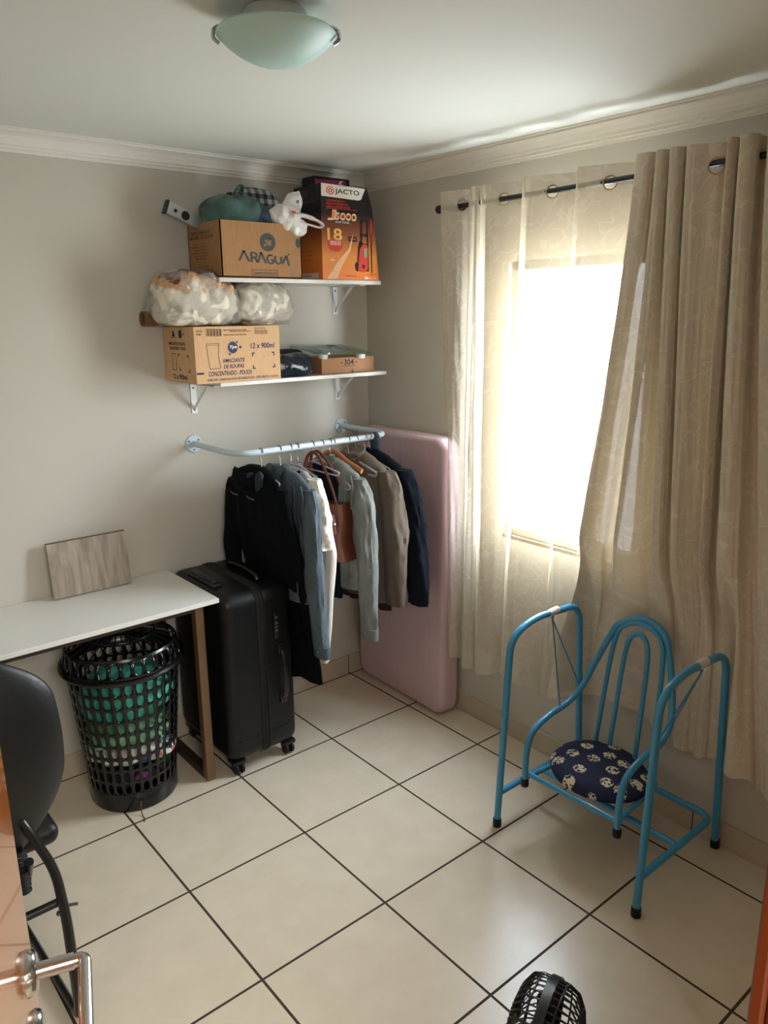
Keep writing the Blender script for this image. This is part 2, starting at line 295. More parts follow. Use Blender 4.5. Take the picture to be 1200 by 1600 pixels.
# ------------------------------------------------------------------ helpers
def link_mesh(name, me, mats, parent=None, smooth=False):
    ob = bpy.data.objects.new(name, me); COL.objects.link(ob)
    for m in (mats if isinstance(mats, (list, tuple)) else [mats]): me.materials.append(m)
    if smooth:
        for p in me.polygons: p.use_smooth = True
    if parent is not None:
        ob.parent = parent
        base = parent
        m0 = Matrix.LocRotScale(parent.location, parent.rotation_euler, parent.scale) if parent.type == 'EMPTY' else Matrix.Identity(4)
        ob.matrix_parent_inverse = m0.inverted()
    return ob
class MB:
    def __init__(s): s.bm = bmesh.new()
    def face(s, pts, mi=0):
        vs = [s.bm.verts.new(p) for p in pts]
        f = s.bm.faces.new(vs); f.material_index = mi; return f
    def box(s, a, b, bev=0.0, seg=3, mi=0, xf=None):
        a = Vector(a); b = Vector(b); t = bmesh.new(); bmesh.ops.create_cube(t, size=1)
        for v in t.verts: v.co = Vector(((a[i]+b[i])/2+v.co[i]*(b[i]-a[i]) for i in range(3)))
        if bev > 0: bmesh.ops.bevel(t, geom=list(t.edges), offset=bev, segments=seg, affect='EDGES', profile=0.5)
        s._merge(t, mi, xf); return s
    def _merge(s, t, mi=0, xf=None):
        mp = {}
        for v in t.verts: mp[v] = s.bm.verts.new(xf @ v.co if xf is not None else v.co)
        for f in t.faces:
            try: g = s.bm.faces.new([mp[v] for v in f.verts]); g.material_index = mi
            except ValueError: pass
        t.free()
    def grid(s, P, closeu=False, closev=False, mi=0, uv=None):      # P[i][j] rows
        V = [[s.bm.verts.new(p) for p in row] for row in P]
        ni, nj = len(V), len(V[0])
        for i in range(ni if closev else ni-1):
            for j in range(nj if closeu else nj-1):
                f = s.bm.faces.new((V[i][j], V[i][(j+1) % nj], V[(i+1) % ni][(j+1) % nj], V[(i+1) % ni][j])); f.material_index = mi
        return V
    def tube(s, path, r, seg=12, mi=0, cap=True, closed=False, flat=None):
        path = [Vector(p) for p in path]; n = len(path); R = [r[min(len(r)-1, int(i*len(r)/n))] for i in range(n)] if isinstance(r, list) else [r]*n
        tang = []
        for i in range(n):
            a = path[(i-1) % n] if (closed or i > 0) else path[i]; b = path[(i+1) % n] if (closed or i < n-1) else path[i]
            d = (b-a); tang.append(d.normalized() if d.length > 1e-9 else Vector((0, 0, 1)))
        ref = Vector((0, 0, 1)) if abs(tang[0].z) < .9 else Vector((1, 0, 0))
        u = tang[0].cross(ref).normalized(); rows = []
        for i in range(n):
            u = (u - tang[i]*u.dot(tang[i])); u = u.normalized() if u.length > 1e-6 else tang[i].orthogonal().normalized()
            w = tang[i].cross(u); ru, rw = (R[i] if isinstance(R[i], tuple) else (R[i], R[i]))
            rows.append([path[i]+u*math.cos(2*PI*k/seg)*ru+w*math.sin(2*PI*k/seg)*rw for k in range(seg)])
        V = s.grid(rows, closeu=True, closev=closed, mi=mi)
        if cap and not closed:
            f = s.bm.faces.new(V[0][::-1]); f.material_index = mi; f = s.bm.faces.new(V[-1]); f.material_index = mi
        return s
    def lathe(s, prof, c=(0, 0, 0), seg=48, mi=0, xf=None, caps=(False, False)):
        c = Vector(c); rows = [[(Vector((r*math.cos(2*PI*k/seg), r*math.sin(2*PI*k/seg), z))) for k in range(seg)] for r, z in prof]
        rows = [[(xf @ p if xf is not None else p)+c for p in row] for row in rows]
        V = s.grid(rows, closeu=True, mi=mi)
        if caps[0]: s.bm.faces.new(V[0][::-1]).material_index = mi
        if caps[1]: s.bm.faces.new(V[-1]).material_index = mi
        return s
    def loft(s, rings, mi=0, caps=True):
        V = s.grid(rings, closeu=True, mi=mi)
        if caps: s.bm.faces.new(V[0][::-1]).material_index = mi; s.bm.faces.new(V[-1]).material_index = mi
        return s
    def disc(s, c, nrm, r, seg=24, mi=0, r2=None):
        c = Vector(c); nrm = Vector(nrm).normalized(); u = nrm.orthogonal().normalized(); w = nrm.cross(u)
        s.face([c+u*r*math.cos(2*PI*k/seg)+w*r*math.sin(2*PI*k/seg) for k in range(seg)], mi); return s
    def build(s, name, mats, parent=None, smooth=False, fix=True):
        if fix: bmesh.ops.recalc_face_normals(s.bm, faces=list(s.bm.faces))
        me = bpy.data.meshes.new(name); s.bm.to_mesh(me); s.bm.free()
        ob = link_mesh(name, me, mats, parent, smooth)
        if smooth:
            try: me.set_sharp_from_angle(angle=math.radians(45))
            except Exception: pass
        return ob
def thing(name, label, cat, loc=(0, 0, 0), rz=0.0, group=None):
    ob = bpy.data.objects.new(name, None); COL.objects.link(ob); ob.location = loc; ob.rotation_euler = (0, 0, rz); ob.empty_display_size = .05
    return tag(ob, label, cat, group)
def tag(ob, label, cat, group=None):
    ob['label'] = label; ob['category'] = cat
    if group: ob['group'] = group
    return ob
def struct(ob): ob['kind'] = 'structure'; return ob
def fillet(pts, r, n=6):
    pts = [Vector(p) for p in pts]; out = [pts[0]]
    for i in range(1, len(pts)-1):
        a, b, c = pts[i-1], pts[i], pts[i+1]; rr = r[i] if isinstance(r, dict) and i in r else (r if not isinstance(r, dict) else 0.03)
        d1 = (a-b); d2 = (c-b); k = min(rr, d1.length*.49, d2.length*.49); p = b+d1.normalized()*k; q = b+d2.normalized()*k
        for j in range(n+1):
            t = j/n; out.append(p*(1-t)**2+b*2*t*(1-t)+q*t*t)
    out.append(pts[-1]); return out
def smooth_path(pts, n=8):
    P = [Vector(p) for p in pts]; P = [P[0]*2-P[1]]+P+[P[-1]*2-P[-2]]; out = []
    for i in range(1, len(P)-2):
        for j in range(n):
            t = j/n; a, b, c, d = P[i-1], P[i], P[i+1], P[i+2]
            out.append(0.5*((2*b)+(c-a)*t+(2*a-5*b+4*c-d)*t*t+(3*b-a-3*c+d)*t**3))
    out.append(P[-2]); return out
def interp(tab, x):
    if x <= tab[0][0]: return tab[0][1:]
    for a, b in zip(tab, tab[1:]):
        if x <= b[0]:
            t = (x-a[0])/(b[0]-a[0]); t = t*t*(3-2*t)*.5+t*.5; return tuple(p+(q-p)*t for p, q in zip(a[1:], b[1:]))
    return tab[-1][1:]
def nz(p, s=1.0): return noise.noise(Vector(p)*s)

_tcache = {}
def text_polys(body):
    if body in _tcache: return _tcache[body]
    cu = bpy.data.curves.new('t', 'FONT'); cu.body = body; cu.resolution_u = 3; cu.offset = 0.02
    ob = bpy.data.objects.new('t', cu); COL.objects.link(ob); dg = bpy.context.evaluated_depsgraph_get(); dg.update()
    me = bpy.data.meshes.new_from_object(ob.evaluated_get(dg)); vs = [v.co.copy() for v in me.vertices]; fs = [list(p.vertices) for p in me.polygons]
    bpy.data.objects.remove(ob); bpy.data.curves.remove(cu); bpy.data.meshes.remove(me)
    x0 = min(v.x for v in vs); x1 = max(v.x for v in vs); y0 = min(v.y for v in vs); y1 = max(v.y for v in vs)
    vs = [((v.x-x0)/(x1-x0), (v.y-y0)/(y1-y0)) for v in vs]; _tcache[body] = (vs, fs); return vs, fs
class Decal:     # prints on a quad face: corners bottom-left, bottom-right, top-right, top-left
    def __init__(s, c, off=0.0006):
        s.c = [Vector(p) for p in c]; s.n = (s.c[1]-s.c[0]).cross(s.c[3]-s.c[0]).normalized(); s.off = off; s.mb = MB(); s.k = 0
    def P(s, u, v):
        a, b, c, d = s.c; return a*(1-u)*(1-v)+b*u*(1-v)+c*u*v+d*(1-u)*v + s.n*(s.off+s.k*0.00025)
    def poly(s, pts, mi=0): s.mb.face([s.P(*p) for p in pts], mi)
    def rect(s, u0, v0, u1, v1, mi=0): s.poly([(u0, v0), (u1, v0), (u1, v1), (u0, v1)], mi)
    def frame(s, u0, v0, u1, v1, wu, wv, mi=0):
        s.rect(u0, v0, u1, v0+wv, mi); s.rect(u0, v1-wv, u1, v1, mi); s.rect(u0, v0+wv, u0+wu, v1-wv, mi); s.rect(u1-wu, v0+wv, u1, v1-wv, mi)
    def circ(s, u, v, ru, rv, mi=0, seg=28): s.poly([(u+ru*math.cos(2*PI*k/seg), v+rv*math.sin(2*PI*k/seg)) for k in range(seg)], mi)
    def line(s, p, q, w, mi=0, asp=1.0):
        dx, dy = (q[0]-p[0])*asp, q[1]-p[1]; L = math.hypot(dx, dy); nx, ny = -dy/L*w/asp, dx/L*w
        s.poly([(p[0]-nx, p[1]-ny), (q[0]-nx, q[1]-ny), (q[0]+nx, q[1]+ny), (p[0]+nx, p[1]+ny)], mi)
    def text(s, body, u0, v0, u1, v1, mi=0, shear=0.0):
        vs, fs = text_polys(body)
        V = [s.mb.bm.verts.new(s.P(u0+(u1-u0)*x+shear*y*(v1-v0), v0+(v1-v0)*y)) for x, y in vs]
        for f in fs:
            try: s.mb.bm.faces.new([V[i] for i in f]).material_index = mi
            except ValueError: pass
    def layer(s): s.k += 1
    def build(s, name, mats, parent): return s.mb.build(name, mats, parent, fix=False)
def blob(mb, c, rad, e=0.8, amp=0.1, freq=6, seed=0, zmin=None, nu=48, nv=30, mi=0, xf=None, sharp=False):
    c = Vector(c)
    def pw(x, e): return math.copysign(abs(x)**e, x)
    rows = []
    for i in range(nv+1):
        ph = -PI/2+PI*i/nv; row = []
        for j in range(nu):
            th = 2*PI*j/nu
            p = Vector((rad[0]*pw(math.cos(ph), e)*pw(math.cos(th), e), rad[1]*pw(math.cos(ph), e)*pw(math.sin(th), e), rad[2]*pw(math.sin(ph), e)))
            q = c+p+Vector((seed*3.1, seed*1.7, seed))
            d = nz(q, freq)+.5*nz(q, freq*2.2)
            if sharp: d = d - .6*abs(nz(q, freq*1.6))*1.5
            w = p*(1+amp*d)
            if xf is not None: w = xf @ w
            w = w+c
            if zmin is not None and w.z < zmin: w.z = zmin+(nz(q, 20))*0.0005
            row.append(w)
        rows.append(row)
    mb.grid(rows, closeu=True, mi=mi)
    return mb

# ------------------------------------------------------------------ room shell
CZ = 2.415
XL, YF = -2.80, -2.75
def slab(name, a, b, m): return struct(MB().box(a, b).build(name, m))
slab('floor', (XL-.9, -4.25, -.06), (0.16, 0.15, 0), M_floor)
slab('ceiling', (XL-.9, -4.25, CZ), (0.16, 0.15, CZ+.1), M_ceil)
slab('wall_back', (XL-.15, 0, 0), (0.15, .15, CZ), M_wall)
slab('wall_left', (XL-.15, -2.90, 0), (XL, 0, CZ), M_wall)
WY0, WY1, WZ0, WZ1 = -2.09, -0.885, 0.912, 2.0
w = MB(); w.box((0, YF-.15, 0), (.15, WY0, CZ)); w.box((0, WY1, 0), (.15, 0, CZ)); w.box((0, WY0, 0), (.15, WY1, WZ0)); w.box((0, WY0, WZ1), (.15, WY1, CZ))
struct(w.build('wall_right', M_wall))
DX0, DX1 = -2.475, -1.72
w = MB(); w.box((XL, YF-.15, 0), (DX0, YF, CZ)); w.box((DX1, YF-.15, 0), (0, YF, CZ)); w.box((DX0, YF-.15, 2.12), (DX1, YF, CZ))
struct(w.build('wall_front', M_wall))
slab('wall_hall_back', (XL-.9, -4.25, 0), (0.16, -4.12, CZ), M_wall)
slab('wall_hall_left', (XL-.9, -4.12, 0), (XL-.75, -2.9, CZ), M_wall)
slab('wall_hall_right', (-.6, -4.12, 0), (-.45, -2.9, CZ), M_wall)
slab('wall_hall_front', (XL-.75, -2.9, 0), (XL-.15, -2.78, CZ), M_wall)
# crown moulding swept with mitred corners
def crown(name, line):   # line: list of (wall point, inward normal) with mitre sign
    prof = [(0, -.068), (.006, -.068), (.006, -.058), (.013, -.057), (.013, -.047), (.020, -.046), (.022, -.036), (.034, -.020), (.050, -.012), (.062, -.011), (.062, -.004), (.072, -.003), (.072, 0), (0, 0)]
    (a, na, ma), (b, nb, mb_) = line
    rows = []
    for p, n_, m_ in ((a, na, ma), (b, nb, mb_)):
        rows.append([Vector((p[0], p[1], CZ))+Vector((n_[0], n_[1], 0))*d+Vector((m_[0], m_[1], 0))*d+Vector((0, 0, z)) for d, z in prof])
    m = MB(); V = m.grid(rows, closeu=True); m.bm.faces.new(V[0]); m.bm.faces.new(V[1][::-1])
    return struct(m.build(name, M_crown))
crown('trim_1', [((XL, 0), (0, -1), (1, 0)), ((0, 0), (0, -1), (-1, 0))])
crown('trim_2', [((0, 0), (-1, 0), (0, -1)), ((0, YF), (-1, 0), (0, 1))])
crown('trim_3', [((XL, YF), (1, 0), (0, 1)), ((XL, 0), (1, 0), (0, -1))])
def skirt(name, a, b):
    m = MB(); m.box(a, b, 0.0015, 1); return struct(m.build(name, M_base))
skirt('baseboard_back', (XL, -.011, 0), (-.011, 0, .092))
skirt('baseboard_right', (-.011, YF, 0), (0, -.0, .092))
skirt('baseboard_left', (XL, YF, 0), (XL+.011, -.011, .092))

# window: frame, sliding glass sash, louvred shutter leaf
m = MB()
for a, b in (((.02, WY0, WZ0), (.09, WY0+.035, WZ1)), ((.02, WY1-.03, WZ0), (.09, WY1, WZ1)), ((.02, WY0, WZ1-.035), (.09, WY1, WZ1)), ((.02, WY0, WZ0), (.09, WY1, WZ0+.03))): m.box(a, b, .002, 1)
fr = struct(m.build('window_1', M_shutter))
m = MB(); m.box((.052, -1.50, WZ0+.03), (.056, WY1-.03, WZ1-.035)); m.build('window_pane', M_pane, fr)
m = MB(); 
for y in (-1.52, WY0+.035): m.box((.03, y, WZ0+.03), (.075, y+.04, WZ1-.035), .002, 1)
m.box((.03, -1.52, WZ0+.025), (.075, WY0+.03, WZ0+.075)); m.box((.03, -1.52, WZ1-.085), (.075, WY0+.03, WZ1-.03))
k = WZ0+.08
while k < WZ1-.08:
    m.box((-.016, -.255, -.0020), (.016, .255, .0020), xf=Matrix.Translation((.052, -1.770, k)) @ Matrix.Rotation(math.radians(80), 4, 'Y')); k += .0265
m.build('shutter_leaf', M_shutter, fr)
m = MB(); m.box((-.0, WY0-.0, WZ0-.02), (.15, WY1, WZ0), .003, 1); m.build('window_sill', M_white, fr)

# room door, open, and its frame
dh = Vector((-2.436, -2.760, 0)); de = Vector((-2.212, -2.085, 0)); dd = (de-dh); DL = dd.length; da = math.atan2(dd.y, dd.x)
DM = Matrix.Translation(dh) @ Matrix.Rotation(da, 4, 'Z')
m = MB(); m.box((0, 0, .008), (DL, .035, 2.08), .002, 2, xf=DM); door = struct(m.build('door_1', M_orangewood))
def door_mb(): return MB()
hz, hx = 1.075, DL-.055
m = MB(); YR = Matrix.Rotation(-PI/2, 4, 'X')
XR = Matrix.Rotation(PI/2, 4, 'X')
# rosette and lever on the room-right face (local -y)
m.lathe([(0.0, .011), (.019, .011), (.024, .008), (.026, 0), (.026, -.0)], (0, 0, 0), 32, xf=DM @ Matrix.Translation((hx, 0, hz)) @ XR)
m.tube([DM @ Vector((hx, 0, hz)), DM @ Vector((hx, -.05, hz))], .0095, 16)
m.tube([DM @ Vector(p) for p in fillet([(hx, -.045, hz), (hx, -.062, hz), (hx-.125, -.062, hz-.002), (hx-.135, -.035, hz-.002)], .014, 8)], .0078, 14)
m.build('door_handle', M_chrome, door, True)
m = MB(); m.lathe([(0.0, .009), (.019, .009), (.024, .006), (.026, 0)], (0, 0, 0), 32, xf=DM @ Matrix.Translation((hx, 0, hz-.085)) @ XR)
m.build('key_rosette', M_chrome, door, True)
m = MB(); m.box((DX1-.03, YF-.15, 0), (DX1, YF+.0, 2.12), .003, 2); m.box((DX1-.035, YF, 0), (DX1+.045, YF+.014, 2.165), .003, 2)
m.box((DX0, YF-.15, 0), (DX0+.025, YF, 2.12), .003, 2); m.box((DX0, YF-.15, 2.095), (DX1, YF, 2.12)); m.box((DX0-.03, YF, 2.10), (DX1-.035, YF+.014, 2.165), .003, 1)
fr2 = struct(m.build('trim_4', M_redwood))

# ------------------------------------------------------------------ ceiling lamp
LC = Vector((-1.392, -1.452, 0))
t = thing('ceiling_lamp', 'round frosted glass bowl lamp fixed flat on the ceiling', 'lamp', (LC.x, LC.y, CZ))
m = MB(); m.lathe([(.0, 0), (.062, 0), (.066, -.006), (.066, -.026), (.0, -.026)], (LC.x, LC.y, CZ-.001), 48); m.build('base_plate', M_whitemetal, t, True)
R = .123; prof = []
for i in range(17):
    a = i/16; prof.append((max(.0005, R*a), CZ-.104+.056*a**2.2))
prof = prof+[(R+.001, prof[-1][1]+.003)]+[(R-.003, prof[-1][1]+.007)]+[(max(.0005, (R-.006)*a), CZ-.099+.056*a**2.2) for a in [i/16 for i in range(16, -1, -1)]]
m = MB(); m.lathe(prof, (LC.x, LC.y, 0), 64); m.build('glass_bowl', M_glassbowl, t, True)
for a in (2.55, -0.65, .95):
    d = Vector((math.cos(a), math.sin(a), 0)); z = CZ-.043
    m = MB(); pts = [LC+d*.06+Vector((0, 0, CZ-.024)), LC+d*.112+Vector((0, 0, CZ-.030)), LC+d*.128+Vector((0, 0, CZ-.036)), LC+d*.130+Vector((0, 0, CZ-.054)), LC+d*.118+Vector((0, 0, CZ-.063))]
    m.tube(fillet(pts, .006, 3), .0042, 8); m.build('clip', M_chrome, t, True)

# ------------------------------------------------------------------ shelves
def shelf(z, label, x0=-.935, x1=-.118, d=.25):
    t = thing('wall_shelf', label, 'shelf', ((x0+x1)/2, -d/2, z-.018), 0, 'white wall shelves')
    m = MB(); m.box((x0, -d, z-.016), (x1, -.001, z), .0015, 1); m.build('shelf_board', M_white, t)
    for bx in (-.925, -.188):
        m = MB(); zz = z-.016
        m.box((bx-.013, -.004, zz-.125), (bx+.013, -.0005, zz), .001, 1)
        m.box((bx-.013, -.205, zz-.004), (bx+.013, -.0005, zz-.0003), .001, 1)
        p = [(bx-.0015, -.006, zz-.092), (bx+.0015, -.006, zz-.092)]
        m.box((-.0015, -.007, -.083), (.0015, .007, .083), 0, xf=Matrix.Translation((bx, -.070, zz-.052)) @ Matrix.Rotation(math.radians(52), 4, 'X'))
        b = m.build('bracket', M_whitemetal, t)
        for q in (-.02, -.11): m = MB(); m.lathe([(.0001, .003), (.003, .0025), (.004, 0)], (bx, -.004, zz+q), 12, xf=Matrix.Rotation(PI/2, 4, 'X')); m.build('screw', M_wallplug, b)
    return t
ZT, ZL = 1.947, 1.556
shelf(ZT, 'upper white wall shelf carrying the large printed cartons', -.91, -.118)
shelf(ZL, 'lower white wall shelf above the clothes rail', -.93, -.09)

# cartons -------------------------------------------------------------
def carton(name, label, x0, x1, y0, y1, z0, z1, M_, open_top=False, dx_top=0.0):
    t = thing(name, label, 'box', ((x0+x1)/2, (y0+y1)/2, z0))
    m = MB(); th = .004
    if open_top:
        m.box((x0, y0, z0), (x1, y1, z0+th)); m.box((x0, y0, z0), (x1, y0+th, z1)); m.box((x0, y1-th, z0), (x1, y1, z1)); m.box((x0, y0, z0), (x0+th, y1, z1)); m.box((x1-th, y0, z0), (x1, y1, z1))
    else: m.box((x0, y0, z0), (x1, y1, z1), .002, 2)
    m.build('carton_body', M_, t); return t
# moving carton ARAGUA, open top
ax0, ax1, ay0, ay1, az0, az1 = -.905, -.548, -.272, -.012, ZT+.001, ZT+.203
tA = carton('cardboard_box', 'brown open carton printed ARAGUA on the upper shelf', ax0, ax1, ay0, ay1, az0, az1, M_card, True)
d = Decal([(ax0, ay0, az0), (ax1, ay0, az0), (ax1, ay0, az1), (ax0, ay0, az1)])
def araF(x, y): return ((x-545)/(1172-545), 1-(y-418)/(872-418))      # crop pixels to face coordinates
u, v = araF(900, 577); d.circ(u, v, 62/627, 76/454, 0)
u0, v0 = araF(672, 755); u1, v1 = araF(1070, 662)
# ARAGUA in strokes
def stroke(pts, w=6.5, mi=0):
    for (xa, ya), (xb, yb) in zip(pts, pts[1:]):
        pa, pb = araF(xa, ya), araF(xb, yb); d.line(pa, pb, w/454, mi, 627/454*.75)
stroke([(675, 738), (712, 655), (752, 742)]); stroke([(770, 745), (768, 668), (800, 668), (812, 690), (798, 708), (772, 708)]); stroke([(795, 708), (815, 747)])
stroke([(815, 747), (845, 662), (880, 752)]); stroke([(932, 690), (915, 678), (897, 690), (890, 715), (900, 745), (920, 755), (938, 745), (938, 722), (918, 722)])
stroke([(955, 688), (955, 730), (970, 752), (990, 752), (1003, 730), (1003, 692)]); stroke([(1012, 752), (1045, 680), (1065, 765)]); stroke([(1060, 678), (1070, 662)], 4)
d.layer(); stroke([(872, 610), (898, 578), (880, 560)], 5, 1); stroke([(895, 600), (920, 540), (918, 608), (898, 590)], 5, 1)
u0, v0 = araF(764, 855); u1, v1 = araF(972, 806); d.frame(u0, v0, u1, v1, 4/627, 5/454, 0)
u0, v0 = araF(775, 842); u1, v1 = araF(962, 820); d.text('Conserve em local seco', u0, v0, u1, v1, 0)
u, v = araF(1152, 570); d.circ(u-.01, v, 20/627, 40/454, 0)
# tape seam
d.build('front_print', [M_inkgrey, M_card], tA)
d = Decal([(ax0, ay1, az0), (ax0, ay0, az0), (ax0, ay0, az1), (ax0, ay1, az1)])
d.text('EMPILHAMENTO', .10, .80, .72, .86); d.text('MAXIMO DE CAIXAS', .05, .71, .80, .78)
for i, (a, b) in enumerate(((.16, .56), (.12, .6), (.2, .55), (.1, .66), (.16, .6), (.2, .56))): d.text('manter em local seco', a, .62-i*.055, b, .645-i*.055)
d.text('RECICLE', .22, .06, .72, .16); d.text('produto', .3, .2, .6, .23)
d.build('side_print', [M_inkbrown], tA)

# pressure washer carton
jx0, jx1, jy0, jy1, jz0, jz1 = -.425, -.124, -.243, -.045, ZT+.001, 2.322
tJ = thing('pressure_washer_box', 'orange and black pressure washer carton at right end of upper shelf', 'box', ((jx0+jx1)/2, (jy0+jy1)/2, jz0))
jt = -.186
m = MB(); rows = []
for z, r_, l_ in ((jz0, jx1, jx0), (jz0+.2, jx1-.020, jx0), (jz0+.3, jx1-.036, jx0+.001), (jz1, jt, jx0+.003)):
    rows.append([Vector((l_, jy0, z)), Vector((r_, jy0, z)), Vector((r_, jy1, z)), Vector((l_, jy1, z))])
m.loft(rows); m.build('carton_body', M_jacto, tJ)
d = Decal([(jx0, jy0, jz0), (jx1, jy0, jz0), (jt, jy0, jz1), (jx0+.003, jy0, jz1)], .001)
def jf(x, y):
    v = 1-(y-150)/860.0; xl = 567+(583-567)*(1-v); xr = 975+(1092-975)*(1-v); return ((x-xl)/(xr-xl), v)
d.poly([jf(568, 262), jf(900, 272), jf(922, 262), jf(960, 160), jf(567, 150)], 0)
d.layer(); u, v = jf(645, 208); d.circ(u, v, 34/400, 36/860, 1)
u0, v0 = jf(688, 240); u1, v1 = jf(903, 186); d.text('JACTO', u0, v0, u1, v1, 2)
for (xa, xb, y, s_) in ((612, 775, 295, 'LAVADORA DE ALTA'), (612, 805, 322, 'PRESSAO RESIDENCIAL'), (612, 820, 345, 'uso residencial'), (612, 885, 364, 'para limpeza de carros e casas')):
    u0, v0 = jf(xa, y+9); u1, v1 = jf(xb, y-9); d.text(s_, u0, v0, u1, v1, 1)
d.layer(); u, v = jf(645, 208); d.circ(u, v, 26/400, 28/860, 0)
d.layer(); u, v = jf(645, 208)
for k in range(5):
    a = PI/2+k*2*PI/5; d.circ(u+14/400*math.cos(a), v+14/860*math.sin(a), 7.5/400, 8/860, 1, 10)
u0, v0 = jf(610, 470); u1, v1 = jf(872, 378)
# J5000 outlined lettering
u0, v0 = jf(618, 470); u1, v1 = jf(690, 376); d.text('J', u0, v0, u1, v1, 0, .22); u2, v2 = jf(682, 464); u3, v3 = jf(872, 396); d.text('5000', u2, v2, u3, v3, 0, .22)
d.layer(); d.text('J', u0+.018, v0+.016, u1-.018, v1-.016, 5, .22); d.text('5000', u2+.012, v2+.014, u3-.004, v3-.014, 5, .22)
u0, v0 = jf(690, 492); u1, v1 = jf(815, 474); d.text('STOP TOTAL', u0, v0, u1, v1, 0)
u0, v0 = jf(620, 650); u1, v1 = jf(745, 540); d.text('18', u0, v0, u1, v1, 3)
u, v = jf(690, 690); d.circ(u, v, 66/500, 62/860, 1)
d.layer()
for y, s_ in ((664, 'MESES DE'), (684, 'GARANTIA')):
    u0, v0 = jf(642, y+9); u1, v1 = jf(738, y-9); d.text(s_, u0, v0, u1, v1, 0)
u0, v0 = jf(806, 652); u1, v1 = jf(880, 606); d.rect(u0, v0, u1, v1, 2); d.layer(); u0, v0 = jf(815, 636); u1, v1 = jf(870, 622); d.text('TOP LINE', u0, v0, u1, v1, 5)
d.poly([jf(848, 575), jf(806, 720), jf(700, 850), jf(612, 1003), jf(700, 1003), jf(760, 860), jf(824, 735)], 7)
for x, y in ((660, 828), (708, 880), (668, 932), (695, 980)):
    u0, v0 = jf(x-22, y+8); u1, v1 = jf(x+24, y-8); d.text('1400w', u0, v0, u1, v1, 0)
u0, v0 = jf(780, 975); u1, v1 = jf(880, 965); d.text('lavadora de alta', u0, v0, u1, v1, 2)
u0, v0 = jf(975, 958); u1, v1 = jf(1055, 950); d.text('imagem ilustrativa', u0, v0, u1, v1, 2)
d.rect(*jf(955, 998), *jf(988, 978), 0); u0, v0 = jf(1000, 998); u1, v1 = jf(1060, 980); d.text('127 V', u0, v0, u1, v1, 0)
# washer picture: handle, body, wheel, wand
d.layer()
d.poly([jf(918, 452), jf(932, 452), jf(930, 690), jf(912, 690)], 2); d.poly([jf(970, 452), jf(982, 452), jf(990, 690), jf(975, 690)], 2); d.poly([jf(918, 440), jf(982, 440), jf(982, 460), jf(918, 460)], 2)
d.poly([jf(915, 572), jf(985, 572), jf(988, 600), jf(912, 600)], 2)
d.poly([jf(905, 640), jf(940, 660), jf(985, 680), jf(992, 820), jf(995, 925), jf(880, 925), jf(888, 800), jf(893, 700)], 2)
u, v = jf(880, 885); d.circ(u, v, 14/500, 42/860, 2)
d.layer(); d.poly([jf(935, 672), jf(978, 680), jf(984, 900), jf(950, 935), jf(893, 925), jf(900, 800), jf(910, 715)], 1)
d.layer(); d.poly([jf(948, 705), jf(975, 708), jf(973, 795), jf(946, 790)], 6); u, v = jf(942, 878); d.circ(u, v, 14/500, 18/860, 2)
d.poly([jf(1006, 440), jf(1016, 440), jf(1018, 640), jf(1008, 640)], 1); d.poly([jf(1009, 560), jf(1016, 560), jf(1026, 935), jf(1018, 935)], 2)
d.build('front_print', [M_inkwhite, M_inkred, M_inkblack, M_inkyellow, M_inkyellow, M_inkorange, M_inkgreen, mat('peach_ink', rgb(240, 186, 140), .5)], tJ)
d = Decal([(jx0, jy1, jz0), (jx0, jy0, jz0), (jx0+.003, jy0, jz1), (jx0+.003, jy1, jz1)], .001)
d.rect(.05, .69, .82, .77, 0); d.rect(.3, .53, .82, .59, 0); d.rect(.2, .015, .85, .075, 0); d.layer(); d.text('LAVADORA J5000', .12, .735, .7, .752, 1); d.text('STOP TOTAL', .12, .705, .6, .72, 1)
d.text('tecnologia', .1, .82, .8, .835, 2); d.text('127V', .3, .035, .6, .055, 1)
for k in range(4): d.circ(.2+.17*k, .45, .06, .015, 1)
for k in range(3): d.text('potencia e pressao', .2, .31-.05*k, .65, .32-.05*k, 1)
d.text('VAZAO', .45, .49, .75, .505, 1)
d.poly([(.0, .90), (.25, .84), (.5, .88), (.55, .95), (.3, .97), (.1, .955)], 3)
d.build('side_print', [M_inkwhite, M_inkblack, M_inkred, M_inkgrey], tJ)
# magenta and black flat pack on top of it
t = thing('flat_package', 'flat magenta and black package lying on the pressure washer carton', 'package', (-.27, -.12, jz1))
m = MB(); m.box((-.40, -.165, jz1+.002), (-.215, -.075, jz1+.040), .004, 2); m.build('wrapper', M_inkblack, t)
d = Decal([(-.40, -.165, jz1+.003), (-.222, -.165, jz1+.003), (-.222, -.165, jz1+.038), (-.40, -.165, jz1+.030)], .001); d.rect(0.02, .05, .92, .85, 0); d.layer(); d.poly([(.66, .1), (.74, .8), (.84, .85), (.78, .5), (.88, .3)], 1)
d.build('magenta_print', [M_magenta, M_inkwhite], t)

